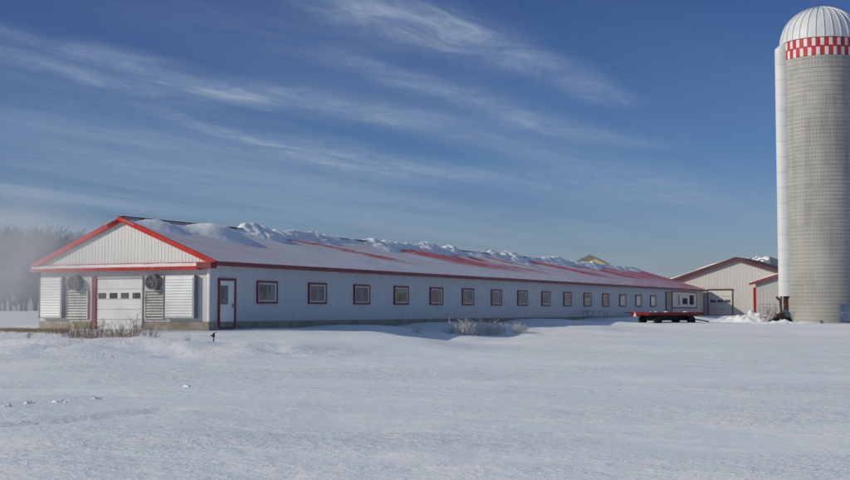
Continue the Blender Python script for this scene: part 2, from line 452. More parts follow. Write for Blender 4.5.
# roof: front slope grid (so the bump and streaks have room), back slope, hip at the far end
RO = .18                                                # rake overhang at the near gable
def rz_(w): return EZ + SL * (w if w <= W / 2 else W - w) + .06
m = MB(); th = .05
x0 = -RO; ye = -OH
e1 = (x0, ye, rz_(ye)); e2 = (LEN + .3, ye, rz_(ye)); r1 = (x0, W/2, rz_(W/2)); r2 = (HIP, W/2, rz_(W/2))
b1 = (x0, W + OH, rz_(ye)); b2 = (LEN + .3, W + OH, rz_(ye))
m.quad(e1, e2, r2, r1); m.quad(r1, r2, b2, b1); m.tri(e2, b2, r2)
dn = lambda p: (p[0], p[1], p[2] - th)
m.quad(dn(e1), dn(r1), dn(r2), dn(e2)); m.quad(dn(r1), dn(b1), dn(b2), dn(r2))
roof = m.build('roof', M['roof'], barn)
m = MB()
m.box(x0 + .02, LEN + .25, ye + .02, 0, rz_(ye) - .19, rz_(ye) - .16); m.box(x0 + .02, LEN + .25, W, W - ye - .02, rz_(ye) - .19, rz_(ye) - .16)
for s_ in (0, 1):
    f = (lambda y: y) if s_ == 0 else (lambda y: W - y)
    m.quad((x0 + .03, f(ye + .1), rz_(ye) - .14), (-.001, f(ye + .1), rz_(ye) - .14), (-.001, f(W/2), rz_(W/2) - .15), (x0 + .03, f(W/2), rz_(W/2) - .15))
m.build('soffit', M['soffit'], barn)
# fascias
m = MB(); m.box(x0, LEN + .3, ye - .03, ye, rz_(ye) - .20, rz_(ye) - .02); m.build('eave_fascia', M['dkred'], barn)
m = MB(); m.box(x0, LEN + .3, W + OH, W + OH + .03, rz_(ye) - .20, rz_(ye) - .02); m.build('rear_eave_fascia', M['dkred'], barn)
m = MB()
for sg in (0, 1):
    f = (lambda y: y) if sg == 0 else (lambda y: W - y)
    for (xa, xb) in ((x0 - .035, x0),):
        a0, a1 = (f(ye - .03), rz_(ye - .03) + .035), (f(W/2), rz_(W/2) + .035)
        h = .24
        v = [(xa, a0[0], a0[1]), (xa, a1[0], a1[1]), (xa, a1[0], a1[1] - h), (xa, a0[0], a0[1] - h)]
        v2 = [(xb + .1, p[1], p[2]) for p in v]
        n = len(m.v); m.v += v + v2
        m.f += [(n, n+1, n+2, n+3), (n+7, n+6, n+5, n+4), (n, n+4, n+5, n+1), (n+3, n+2, n+6, n+7), (n+0, n+3, n+7, n+4)]
m.build('rake_fascia', M['red'], barn)
m = MB(); m.beam((x0 - .04, W/2, rz_(W/2) + .05), (HIP, W/2, rz_(W/2) + .05), .3, .05); m.build('ridge_cap', M['dkred'], barn)
# snow lying along the ridge: a height sheet that dips below the roof where the wind cleared it
def ridge_snow():
    nl, ns = 900, 44
    l0, l1 = -.4, HIP + .6
    S = np.linspace(-1.5, 3.3, ns)       # distance down the near slope from the ridge (negative: far slope)
    v = []; f = []
    for i in range(nl):
        l = l0 + (l1 - l0) * i / (nl - 1)
        lowend = 1 - .6 * max(0, (l - 60) / 22)
        amp = min(1, max(.0, (l - 7) / 4)) * lowend
        amp *= min(1.3, .35 + 1.5 * max(0, noise.noise(Vector((l * .16, 2, 7))) + .38))
        crest = .09 + amp * (.10 + .26 * max(0, .45 + noise.fractal(Vector((l * .5, 0, 3)), 1, 2, 4)))
        ext = .75 + 1.1 * max(0, noise.noise(Vector((l * .22, 9, 0))) + .25)
        g1 = math.exp(-((l - 6.2) / 1.5) ** 2); g0 = math.exp(-((l - 2.0) / 1.2) ** 2)
        for s in S:
            y = W / 2 - s; base = EZ + SL * (W / 2 - abs(s)) + .06
            q = abs(s) / ext
            t = crest * math.exp(-q * q * 1.2) - .06
            if s > 0: t += .05 * noise.fractal(Vector((l * .7, s * 1.3, 1)), 1, 2, 4) * amp
            ch = noise.voronoi(Vector((l * .9 + .3 * noise.noise(Vector((l, s, 3))), s * 1.4, 2)))[0]
            t += .19 * amp * math.exp(-q * q * .9) * (min(1, (ch[1] - ch[0]) * 1.6) - .45) * (.4 + .9 * max(0, noise.noise(Vector((l * .6, s * .5, 14))) + .35))
            t += .13 * noise.fractal(Vector((l * 2.2, s * 3.2, 6)), .7, 2.1, 4) * amp * math.exp(-q * .9)
            t += g1 * .50 * math.exp(-((s - 1.25) / 1.0) ** 2) + g0 * .26 * math.exp(-((s - .9) / .9) ** 2)
            t = min(t, .42 + .3 * (t - .42)) if t > .42 else t
            if l < 10 and t > 0: t += .02 * noise.fractal(Vector((l * 3, s * 3, 4)), .7, 2.1, 4)
            if l < 8: t -= .08 * math.exp(-(s / .35) ** 2)
            if s > 2.9 or s < -1.2: t = min(t, -.05)
            v.append((l, y, base + t))
    for i in range(nl - 1):
        for j in range(ns - 1):
            a = i * ns + j
            if max(v[k][2] - (EZ + SL * (W/2 - abs(W/2 - v[k][1])) + .06) for k in (a, a+1, a+ns, a+ns+1)) > -.02:
                f.append((a, a + ns, a + ns + 1, a + 1))
    m = MB(); m.v = v; m.f = f; m.build('roof_snow', M['snow2'], barn, smooth=True)
ridge_snow()

# windows on the side
wins = [4.78 + 4.79 * i for i in range(15)]
def window(parent, cx, w, z0, z1, y=0, glass='glass', trim='dkred', name='window', t=.10):
    m = MB(); x0, x1 = cx - w / 2, cx + w / 2; Y0, Y1 = y - .075, y + .01
    m.box(x0, x0 + t, Y0, Y1, z0, z1).box(x1 - t, x1, Y0, Y1, z0, z1).box(x0 + t, x1 - t, Y0, Y1, z0, z0 + t).box(x0 + t, x1 - t, Y0, Y1, z1 - t, z1)
    o = m.build(name, M[trim], parent)
    m = MB(); s = .075; a0, a1, c0, c1 = x0 + t, x1 - t, z0 + t, z1 - t; Y0 = y - .055
    m.box(a0, a0 + s, Y0, Y1, c0, c1).box(a1 - s * 2.2, a1, Y0, Y1, c0, c1).box(a0 + s, a1 - s * 2.2, Y0, Y1, c0, c0 + s).box(a0 + s, a1 - s * 2.2, Y0, Y1, c1 - s, c1)
    if round(cx * 10) % 3 == 0: m.box((a0 + a1) / 2 - .02, (a0 + a1) / 2 + .02, Y0 + .012, Y1, c0 + s, c1 - s)
    m.build('sash', M['sash'], o)
    m = MB(); m.box(a0 + s, a1 - s * 2.2, y - .032, y - .024, c0 + s, c1 - s); m.build('pane', M[glass], o)
    return o
for i, l in enumerate(wins):
    wo = window(barn, l, 1.83, 1.325, 2.45, 0, 'glassw' if i >= 12 else ('glassd' if i in (1, 2, 6, 9, 11) else 'glass'))
for i, (a, fr, side) in enumerate(((0, .0, .25), (1, .0, .0), (3, .35, 0), (4, 0, .35), (5, .2, 0), (7, .8, 0), (8, .9, 0), (10, .3, .0))):
    wo = [c for c in barn.children if c.name.startswith('window') and 'panel' not in c.name][a]
    l = wins[a]; x0, x1, z0, z1 = l - .915 + .19, l + .915 - .28, 1.325 + .18, 2.45 - .18
    m = MB()
    if fr: m.box(x0, x1, -.038, -.033, z1 - (z1 - z0) * fr, z1)
    if side: m.box(x1 - (x1 - x0) * side, x1, -.038, -.033, z0, z1)
    if m.v: m.build('blind', M['blind'], wo)
# white panel with three small openings near the far end, and the narrow door
m = MB(); m.box(78.6, 88.0, -.09, 0, 1.32, 2.86); pn = m.build('window_panel', M['panel'], barn, bevel=.01)
m = MB(); m.box(78.4, 78.6, -.10, 0, 1.25, 2.95).box(88.0, 88.2, -.10, 0, 1.25, 2.95).box(78.6, 88, -.10, 0, 2.86, 2.95).box(78.6, 88, -.10, 0, 1.22, 1.32); m.build('frame', M['dkred'], pn)
for a, b, c, d in ((80.6, 81.2, 1.55, 2.6), (82.4, 84.2, 1.65, 2.25), (85.2, 86.8, 1.6, 2.6)):
    m = MB(); m.box(a, b, -.115, -.09, c, d); m.build('pane', M['dark'] if a > 82 else M['fan'], pn)
m = MB(); m.box(76.4, 78.3, -.06, 0, .35, 2.75); dr = m.build('door', M['fan'], barn, bevel=.01)
m = MB(); m.box(76.25, 76.4, -.08, 0, .35, 2.85).box(78.3 - .0, 78.39, -.08, 0, .35, 2.85).box(76.4, 78.3, -.08, 0, 2.75, 2.85); m.build('frame', M['dkred'], dr)
# entry door
m = MB(); m.box(.79, 1.96, -.045, .0, .2, 2.39); dr = m.build('door', M['door'], barn, bevel=.008); dr['label'] = 'white entry door with a dark half window'
m = MB(); m.box(.67, .79, -.08, 0, .18, 2.5).box(1.96, 2.08, -.08, 0, .18, 2.5).box(.79, 1.96, -.08, 0, 2.39, 2.5).box(.79, 1.96, -.07, 0, .14, .2); m.build('frame', M['dkred'], dr)
m = MB(); m.box(.86, 1.44, -.06, -.045, 1.27, 2.16); m.build('pane', M['glassd'], dr)
m = MB(); m.tube((1.82, -.045, 1.22), (1.82, -.11, 1.22), .03).tube((1.82, -.11, 1.22), (1.82, -.15, 1.22), .045).box(1.78, 1.86, -.055, -.045, 1.1, 1.34); m.build('handle', M['fan'], dr)
# corner trim
m = MB(); m.box(-.055, .06, -.055, .0, .47, EZ - .12).box(-.055, 0, .0, .10, .47, EZ - .12); m.build('corner_trim', M['door'], barn)

# garage door in the gable, local plane x = 0, faces -x
gd = MB()
zt = 2.5; zb = .06; w0, w1 = 3.85, 6.64
k = 5; hh = (zt - zb) / k
for i in range(k):
    gd.box(-.035, .03, w0, w1, zb + hh * i + .012, zb + hh * (i + 1) - .008)
gdo = gd.build('garage_door', M['door'], barn, bevel=.01)
for j in range(4):
    c = w0 + (w1 - w0) * (j + .5) / 4
    m = MB(); m.box(-.045, -.035, c - .24, c + .24, 1.56, 1.83); m.build('pane', M['glassd'], gdo)
m = MB(); m.box(-.10, .03, w1, w1 + .24, .0, 2.62).build('jamb', M['jambred'], gdo)
m = MB(); m.box(-.06, .03, w0 - .06, w0, .0, 2.62).build('jamb', M['fan'], gdo)
m = MB(); m.box(-.07, .03, w0, w1, 2.5, 2.6).build('lintel', M['soffit'], gdo)
# hoods, louvres, fans
def hood(wa, wb):
    z0, z1 = .62, 2.62
    m = MB(); m.box(-.24, -.03, wa, wb, z0, z1); o = m.build('shutter_hood', M['hood'], barn, bevel=.01)
    m = MB(); n = 14
    for i in range(n):
        z = z0 + .08 + (z1 - z0 - .16) * i / n
        h = (z1 - z0 - .16) / n
        nn = len(m.v)
        m.v += [(-.245, wa + .08, z + h), (-.245, wb - .08, z + h), (-.285, wb - .08, z + .02), (-.285, wa + .08, z + .02), (-.245, wa + .08, z), (-.245, wb - .08, z)]
        m.f += [(nn, nn+1, nn+2, nn+3), (nn+3, nn+2, nn+5, nn+4)]
    m.build('louvre', M['hood'], o)
    m = MB(); m.box(-.25, -.24, wa - .02, wb + .02, z0 - .02, z0 + .03).box(-.28, -.22, wa - .03, wa - .002, z0 - .02, z1 + .02).box(-.28, -.22, wb + .002, wb + .03, z0 - .02, z1 + .02).box(-.24, -.03, wa - .03, wa - .004, z0, z1); m.build('frame', M['fan'], o)  # plus a dark grey plate on the right only: painted shade of that side
hood(.66, 2.38); hood(8.66, 10.08)
def louvre(wa, wb):
    z0, z1 = .58, 1.95
    m = MB(); m.box(-.03, 0.01, wa + .05, wb - .05, z0 + .05, z1 - .05); o = m.build('louvre_panel', M['fan'], barn)
    m = MB(); m.box(-.10, -.02, wa, wa + .07, z0, z1).box(-.10, -.02, wb - .07, wb, z0, z1).box(-.10, -.02, wa + .07, wb - .07, z0, z0 + .07).box(-.10, -.02, wa + .07, wb - .07, z1 - .07, z1); m.build('frame', M['gstain'], o)
    m = MB(); n = 9
    for i in range(n):
        z = z0 + .10 + (z1 - z0 - .2) * (i + .5) / n
        nn = len(m.v); m.v += [(-.045, wa + .07, z + .055), (-.045, wb - .07, z + .055), (-.10, wb - .07, z - .035), (-.10, wa + .07, z - .035)]
        m.f.append((nn, nn+1, nn+2, nn+3))
    m.build('slat', M['gstain'], o)
louvre(2.50, 3.68); louvre(7.14, 8.52)
def fan(wc):
    z = 2.33; r = .36
    m = MB(); m.ring((-.2, wc, z), (1, 0, 0), r - .03, r, 28, .42); o = m.build('exhaust_fan', M['fan'], barn, smooth=False)
    m = MB(); m.tube((-.06, wc, z), (-.03, wc, z), r - .03, r - .03, 28); m.build('back_plate', M['dark'], o)
    m = MB()
    for q in range(5):
        t = 2 * math.pi * q / 5 + .3; d = Vector((0, math.cos(t), math.sin(t))); e = Vector((0, -math.sin(t), math.cos(t)))
        c = Vector((-.2, wc, z))
        m.quad(c + d * .07 - e * .03 + Vector((-.02, 0, 0)), c + d * .29 - e * .10 + Vector((-.05, 0, 0)), c + d * .29 + e * .07 + Vector((.04, 0, 0)), c + d * .07 + e * .03 + Vector((.02, 0, 0)))
    m.build('blade', M['galv'], o)
    m = MB(); m.tube((-.28, wc, z), (-.08, wc, z), .085, .085, 12); m.build('hub', M['rust'], o)
    m = MB()
    for rr in (.12, .2, .28): m.ring((-.41, wc, z), (1, 0, 0), rr - .006, rr + .006, 24, .012)
    for q in range(6):
        t = math.pi * q / 6; d = Vector((0, math.cos(t), math.sin(t))) * (r - .01); c = Vector((-.415, wc, z)); m.tube(c - d, c + d, .006, .006, 5)
    m.build('guard', M['galv'], o)
fan(3.05); fan(7.84)
# pent roof over the gable openings
m = MB(); pa, pb = .42, W + .35; po = -.36
m.quad((-.03, pa, 3.16), (-.03, pb, 3.16), (po, pb, 3.03), (po, pa, 3.03)); m.quad((-.03, pa, 3.10), (po, pa, 2.98), (po, pb, 2.98), (-.03, pb, 3.10))
pr = m.build('pent_roof', M['soffit'], barn)
m = MB(); m.box(po - .03, po, pa - .03, pb + .03, 2.88, 3.045).box(po, -.03, pb, pb + .03, 2.88, 3.04).box(po, -.03, pa - .03, pa, 2.88, 3.04); m.build('fascia', M['red'], pr)
m = MB(); m.box(-.055, -.02, pa, pb, 3.185, 3.235); m.build('flashing', M['red'], pr)
def pentsnow():
    m = MB(); n = 150; ks = 6
    for i in range(n + 1):
        w = pa + (pb - pa) * i / n
        for j in range(ks):
            t = j / (ks - 1); x = -.05 + (po - .01 + .05) * t
            z = 3.16 - .13 * t + .035 + .03 * max(0, noise.noise(Vector((w * 1.3, t * 2, 0))) + .3) * (1 if t < .95 else .3)
            if j == ks - 1: z = 3.045
            m.v.append((x, w, z))
    for i in range(n):
        for j in range(ks - 1):
            a = i * ks + j; m.f.append((a, a + 1, a + ks + 1, a + ks))
    m.build('snow_cover', M['snow2'], pr, smooth=True)
    rr = random.Random(5); w = 1.5
    while w < 4.6:                           # icicles and frozen drips below the fascia edge of the snow
        h = rr.uniform(.05, .11); m = MB(); m.tube((po - .045, w, 3.05), (po - .045, w, 3.05 - h), .018, .004, 6); m.build('icicle', M['snow2'], pr); w += rr.uniform(.09, .17)
pentsnow()
m = MB(); m.box(-.50, -.02, -OH + .01, .37, 2.93, 3.22); m.build('eave_return', M['dkred'], barn)

# ------------------------------------------------------------------ big barn beyond
BL = 92.0
big = empty('machine_barn', bw(BL, -3.6), RZ)
tag(big, 'cream steel barn with shallow gable, maroon rake trim and overhead door', 'barn')
hw = 10.4; ap = 6.75; bs = .325
def bt(w): return ap - .05 - bs * abs(w)
m = MB(); ribbed(m, -hw, hw, 0, -1, -.3, bt, 'y', .34, .014); m.build('gable_wall', M['cream'], big)
m = MB(); m.box(0, 13, hw - .1, hw, -.3, bt(hw)).build('side_wall', M['cream'], big)
m = MB(); m.box(0, 13, -hw, -hw + .1, -.3, bt(hw)).build('side_wall', M['cream'], big)
m = MB()
for s in (-1, 1):
    m.quad((-.4, 0, ap + .06), (13, 0, ap + .06), (13, s * (hw + .5), ap + .06 - bs * (hw + .5)), (-.4, s * (hw + .5), ap + .06 - bs * (hw + .5)))
m.build('roof', M['maroon'], big)
m = MB()
for s in (-1, 1):
    z0 = ap + .10; z1 = z0 - bs * (hw + .5)
    n = len(m.v); h = .34
    for x in (-.48, -.40):
        m.v += [(x, 0, z0), (x, s * (hw + .5), z1), (x, s * (hw + .5), z1 - h), (x, 0, z0 - h)]
    m.f += [(n, n+1, n+2, n+3), (n+7, n+6, n+5, n+4), (n, n+4, n+5, n+1), (n+3, n+2, n+6, n+7)]
m.build('rake_fascia', M['maroon'], big)
def slab_snow(parent, sgn, hwid, apz, slope, ln, thick, seed, x0=-.5, lo=0.0):
    m = MB(); nx, ny = 30, 60
    for i in range(nx + 1):
        for j in range(ny + 1):
            x = x0 + (ln - x0) * (i / nx) ** 1.5; w = lo + (hwid + .55 - lo) * j / ny
            t = thick * (.75 + .6 * noise.fractal(Vector((x * .3, w * .45, seed)), 1, 2, 4)) * min(1, max(0, (w - lo) / 1.5))
            if i == 0: t = 0
            elif i == 1: t *= .8
            if j == ny: t = 0
            m.v.append((x, sgn * w, apz + .105 - slope * w + max(.0, t)))
    for i in range(nx):
        for j in range(ny):
            a = i * (ny + 1) + j; m.f.append((a, a + 1, a + ny + 2, a + ny + 1))
    m.build('roof_snow', M['snow2'], parent, smooth=True)
slab_snow(big, 1, hw, ap, bs, 13, .13, 2)
# overhead door (local w: b=.8 .. -1.95 in barn frame -> +2.5)
dl, dh, dz = .55, 3.3, 3.22
m = MB(); k = 5; zb = -.2
for i in range(k):
    h = (dz - zb) / k; m.box(-.07, 0, .55, 3.16, zb + h * i + .02, zb + h * (i + 1) - .01)
od = m.build('overhead_door', M['cream'], big, bevel=.01)
m = MB(); m.box(-.09, 0, .47, .55, -.2, 3.34).box(-.09, 0, 3.16, 3.22, -.2, 3.34).box(-.14, 0, .45, 3.24, 3.22, 3.36); m.build('frame', M['maroon'], od)
for a in (.74, 1.54, 2.34):
    m = MB(); m.box(-.085, -.07, a, a + .62, 1.88, 2.16); m.build('pane', M['glassd'], od)

# ------------------------------------------------------------------ shed in front of it
sh = empty('lean_shed', bw(86.0, -10.4), RZ)
tag(sh, 'small grey white shed with red rake fascia beside the silo', 'shed')
shw, sap, ss = 3.5, 5.02, .315
m = MB(); ribbed(m, -shw, shw, 0, -1, -.3, lambda w: sap - .05 - ss * abs(w), 'y', .34, .012); m.build('gable_wall', M['grey_siding'], sh)
m = MB(); m.box(0, 5.9, shw - .08, shw, -.3, sap - ss * shw - .1).build('side_wall', M['grey_siding'], sh)
m = MB(); m.box(0, 5.9, -shw, -shw + .08, -.3, sap - ss * shw - .1).build('side_wall', M['grey_siding'], sh)
m = MB()
for s in (-1, 1):
    m.quad((-.4, 0, sap + .05), (5.9, 0, sap + .05), (5.9, s * (shw + .6), sap + .05 - ss * (shw + .6)), (-.4, s * (shw + .6), sap + .05 - ss * (shw + .6)))
m.build('roof', M['shedred'], sh)
m = MB()
for s in (-1, 1):
    z0 = sap + .09; z1 = z0 - ss * (shw + .6); n = len(m.v); h = .30
    for x in (-.46, -.36):
        m.v += [(x, 0, z0), (x, s * (shw + .6), z1), (x, s * (shw + .6), z1 - h * .7), (x, 0, z0 - h)]
    m.f += [(n, n+1, n+2, n+3), (n+7, n+6, n+5, n+4), (n, n+4, n+5, n+1), (n+3, n+2, n+6, n+7), (n+1, n+5, n+6, n+2)]
m.build('rake_fascia', M['shedred'], sh)
slab_snow(sh, 1, shw, sap, ss, 5.8, .10, 11)
p = at(755, 318, 128); 
m = MB(); m.box(-.12, .12, -.10, .10, -.3, 3.2)
o = m.build('red_post', M['red'], None, bevel=.015); o.location = (p.x, p.y, .1)
tag(o, 'tall bright red post rising from the snow pile before the shed', 'post')

# ------------------------------------------------------------------ yellow gabled building behind
p = at(590, 257, 190)
yb = empty('yellow_gabled_building', (p.x, p.y, 0), RZ + .33)
tag(yb, 'yellow gable end peeping over the snowy ridge of the long barn', 'building')
yh, yap, ys_ = 8, 9.15, .48
m = MB(); ribbed(m, -yh, yh, 0, -1, 0, lambda w: yap - .1 - ys_ * abs(w), 'y', .5, .03); m.build('gable_wall', M['yellow'], yb)
m = MB(); m.box(0, 9, yh - .1, yh, 0, yap - ys_ * yh - .1).build('side_wall', M['cream'], yb)
m = MB(); m.box(0, 9, -yh, -yh + .1, 0, yap - ys_ * yh - .1).build('side_wall', M['cream'], yb)
m = MB()
for s in (-1, 1):
    m.quad((-.3, 0, yap + .2), (9, 0, yap + .2), (9, s * (yh + .6), yap + .2 - ys_ * (yh + .6)), (-.3, s * (yh + .6), yap + .2 - ys_ * (yh + .6)))
m.build('roof', M['galv'], yb)
m = MB()
for s in (-1, 1):
    z0 = yap + .24; z1 = z0 - ys_ * (yh + .6); n = len(m.v)
    for x in (-.4, -.3): m.v += [(x, 0, z0), (x, s * (yh + .6), z1), (x, s * (yh + .6), z1 - .26), (x, 0, z0 - .26)]
    m.f += [(n, n+1, n+2, n+3), (n+7, n+6, n+5, n+4), (n, n+4, n+5, n+1), (n+3, n+2, n+6, n+7)]
m.build('rake_fascia', M['fan'], yb)

# roof of a farther barn with patchy snow, right of the big gable
p = at(761, 257, 185)
fb = empty('far_barn', (p.x, p.y, 0), RZ - .5)
tag(fb, 'far dark hipped roof with patchy snow showing between cream gable and silo', 'barn')
ax_ = p.z
m = MB(); m.box(-4, 4, -5, 5, 0, ax_ - 2.0); m.build('wall', M['grey_siding'], fb)
m = MB(); v = [(-4.6, -5.6, ax_ - 2.1), (4.6, -5.6, ax_ - 2.1), (4.6, 5.6, ax_ - 2.1), (-4.6, 5.6, ax_ - 2.1), (0, -1.6, ax_), (0, 1.2, ax_ + .05)]
m.v = v; m.f = [(0, 1, 4), (1, 2, 5, 4), (2, 3, 5), (3, 0, 4, 5)]; m.build('roof', M['fan'], fb)
rr = random.Random(3)
for i in range(22):
    t = rr.uniform(-4.6, 4.6); u = rr.random() ** .7
    y = (1 - u) * t + u * (-.2 + t * .3); x = -4.6 * (1 - u); z = ax_ - 2.1 * (1 - u) + .04
    a, b_ = rr.uniform(.25, .8), rr.uniform(.15, .4)
    m = MB(); n = 0; m.v.append((x - .05, y, z + .22))
    for q in range(7):
        g = 2 * math.pi * q / 7; rr_ = rr.uniform(.7, 1.2)
        dx = math.cos(g) * b_ * rr_; dy = math.sin(g) * a * rr_
        m.v.append((x + dx, y + dy, z + dx * .456 - .02))
    m.f += [(n, n+1+q, n+1+(q+1) % 7) for q in range(7)]
    m.build('snow_patch', M['snow2'], fb, smooth=True)

# ------------------------------------------------------------------ silo
SX, SY, SR = 31.55, 100.0, 3.05
silo = empty('silo', (SX, SY, 0), 0)
tag(silo, 'tall grey concrete stave silo with white dome and red white checkered band', 'silo')
NS = 150; ZB = 20.75; ZT = 22.2
m = MB(); k = NS
for z in (-.5, ZB):
    for i in range(k):
        t = 2 * math.pi * i / k; m.v.append((SR * math.cos(t), SR * math.sin(t), z))
m.f = [(i, (i + 1) % k, k + (i + 1) % k, k + i) for i in range(k)]
m.build('stave_wall', M['silo'], silo, smooth=True)
z = .25; rr = random.Random(2)
while z < ZB - .1:                       # steel hoops, closer together towards the bottom
    m = MB(); m.ring((0, 0, z), (0, 0, 1), SR + .001, SR + .013, 72, .018); m.build('hoop', M['hoop'], silo)
    z += .30 if z < ZB * .75 else .36
# checker band
def checker():
    cols = 60; m = MB(); n = 180; q = SR + .012
    for i in range(n):
        t0, t1 = 2 * math.pi * i / n, 2 * math.pi * (i + 1) / n
        m.quad((q * math.cos(t0), q * math.sin(t0), ZB + .04), (q * math.cos(t1), q * math.sin(t1), ZB + .04), (q * math.cos(t1), q * math.sin(t1), ZT), (q * math.cos(t0), q * math.sin(t0), ZT))
    m.build('checker_band', M['red2'], silo)
    q = SR + .020
    for r in range(2):
        z0, z1 = (ZB, ZB + .64) if r == 0 else (ZB + .76, ZT - .09)
        for i in range(cols):
            if (i + r) % 2 == 0: continue
            m = MB()
            for j in range(3):
                a = .06 + .88 * j / 3; b = .06 + .88 * (j + 1) / 3
                t0 = 2 * math.pi * (i + a) / cols; t1 = 2 * math.pi * (i + b) / cols
                m.quad((q * math.cos(t0), q * math.sin(t0), z0), (q * math.cos(t1), q * math.sin(t1), z0), (q * math.cos(t1), q * math.sin(t1), z1), (q * math.cos(t0), q * math.sin(t0), z1))
            m.build('white_check', M['white2'], silo)
M['red2'] = plain('band_red', (.50, .03, .045), .6, .3, 2.5, (.3, .1, .1), .4)
M['white2'] = plain('band_white', (.72, .70, .68), .6, .15, 2.5, (.5, .4, .38), .4)
checker()
# dome with standing ribs
M['dome'] = plain('dome_white', (.66, .68, .70), .5, .12, .8, (.5, .5, .5), .3)
DH = 2.9; nr, nc = 14, 96
def dome_pt(t, ph, r=0): return ((SR + .06 + r) * math.cos(ph) * math.cos(t), (SR + .06 + r) * math.cos(ph) * math.sin(t), ZT + (DH + r) * math.sin(ph))
m = MB()
for a in range(nr + 1):
    for b_ in range(nc): m.v.append(dome_pt(2 * math.pi * b_ / nc, math.pi / 2 * a / nr * .985))
for a in range(nr):
    for b_ in range(nc): m.f.append((a * nc + b_, a * nc + (b_ + 1) % nc, (a + 1) * nc + (b_ + 1) % nc, (a + 1) * nc + b_))
m.f.append(tuple(nr * nc + i for i in range(nc)))
m.build('dome', M['dome'], silo, smooth=True)
for i in range(30):
    m = MB(); t = 2 * math.pi * (i + .5) / 30; N_ = 12; hwid = .022
    for a in range(N_ + 1):
        ph = math.pi / 2 * a / N_ * .93; x, y, z = dome_pt(t, ph); x2, y2, z2 = dome_pt(t, ph, .055)
        tx, ty = -math.sin(t) * hwid, math.cos(t) * hwid
        m.v += [(x - tx, y - ty, z), (x2 - tx, y2 - ty, z2), (x2 + tx, y2 + ty, z2), (x + tx, y + ty, z)]
    for a in range(N_):
        for q in range(3): b_ = a * 4 + q; m.f.append((b_, b_ + 1, b_ + 5, b_ + 4))
    m.build('dome_rib', M['dome'], silo)
m = MB(); m.ring((0, 0, ZT), (0, 0, 1), SR, SR + .09, 72, .07); m.build('rim', M['dome'], silo)
# chute on the left side
ca = math.pi * 1.02
cd = Vector((math.cos(ca), math.sin(ca), 0)); ce = Vector((-math.sin(ca), math.cos(ca), 0))
m = MB(); K = 14; zz = [2.1] + [2.1 + 19.6 * i / 16 for i in range(1, 17)]
for z in zz:
    for i in range(K + 1):
        t = -math.pi / 2 + math.pi * i / K
        q = cd * (SR - .08 + .74 * math.cos(t)) + ce * (.55 * math.sin(t)); m.v.append((q.x, q.y, z + (.6 if z > 21 else 0) * (1 - math.cos(t))))
for a in range(len(zz) - 1):
    for i in range(K): b_ = a * (K + 1) + i; m.f.append((b_, b_ + 1, b_ + K + 2, b_ + K + 1))
n0 = (len(zz) - 1) * (K + 1)
m.f.append(tuple(n0 + i for i in range(K + 1)))
M['chute'] = plain('chute_white', (.66, .67, .67), .5, .08, .6, (.5, .5, .5), .25)
chute = m.build('chute', M['chute'], silo)
f_ = lambda t, r: cd * (SR - .08 + (.74 + r) * math.cos(t)) + ce * ((.55 + r) * math.sin(t))
for z in zz[1:-1]:
    m = MB()
    for i in range(K + 1):
        a = f_(-math.pi / 2 + math.pi * i / K, .02); m.v += [(a.x, a.y, z - .03), (a.x, a.y, z + .03)]
    for i in range(K): m.f.append((2 * i, 2 * i + 2, 2 * i + 3, 2 * i + 1))
    m.build('seam', M['chute'], chute)
# door panels below the chute and unloader pipe
m = MB()
for s in (-1, 1):
    q = cd * (SR + .35) + ce * (.32 * s); m.beam((q.x, q.y, -.1), (q.x, q.y, 2.2), .09, .09)
q = cd * (SR + .1); m.beam((q.x, q.y, -.1), (q.x, q.y, 2.2), .35, .3)
m.build('chute_leg', M['rust'], silo)

# ------------------------------------------------------------------ farm things by the silo
p = at(782, 321, 96); bz = gz(p.x, p.y)
bl = empty('silage_blower', (p.x, p.y, bz), R(20))
tag(bl, 'rusty red and black silage blower standing at the foot of the silo', 'farm machine')
m = MB(); m.ring((.28, 0, .55), (0, 1, 0), .30, .47, 20, .22).tube((.28, -.09, .55), (.28, .09, .55), .33, .33, 20); m.build('housing', M['fan'], bl)
m = MB(); m.beam((-.9, -.2, .42), (.3, -.2, .42), .3, .12).beam((-.75, -.28, .5), (-.05, -.28, .72), .35, .32); m.v and m.build('hopper', M['rust'], bl)
m = MB(); m.tube((-.05, 0, .55), (-.1, .05, 1.75), .09, .09, 10).tube((-.1, .05, 1.75), (-.4, .1, 2.0), .09, .09, 10); m.build('pipe', M['rust'], bl)
for x in (-.8, .3):
    m = MB(); m.ring((x, -.42, .22), (0, 1, 0), .1, .26, 16, .12).tube((x, -.46, .22), (x, -.38, .22), .1, .1, 10); m.build('wheel', M['tyre'], bl)
m = MB(); m.beam((-.9, -.2, .36), (-1.6, -.3, .1), .08, .08); m.build('drawbar', M['rust'], bl)

p = at(759, 320, 112); q = at(776, 320, 112)
g = empty('tube_gate', (p.x, p.y, gz(p.x, p.y)), 0)
tag(g, 'grey tube farm gate half hidden behind weeds beside the red post', 'gate')
wd = (q - p).x
m = MB()
for z in (.35, .6, .85, 1.1, 1.4): m.tube((0, 0, z), (wd, 0, z), .02, .02, 6)
m.build('rails', M['galv'], g)
for x in (0, wd * .5, wd):
    m = MB(); m.tube((x, 0, -.1), (x, 0, 1.42), .025, .025, 6); m.build('upright', M['galv'], g)

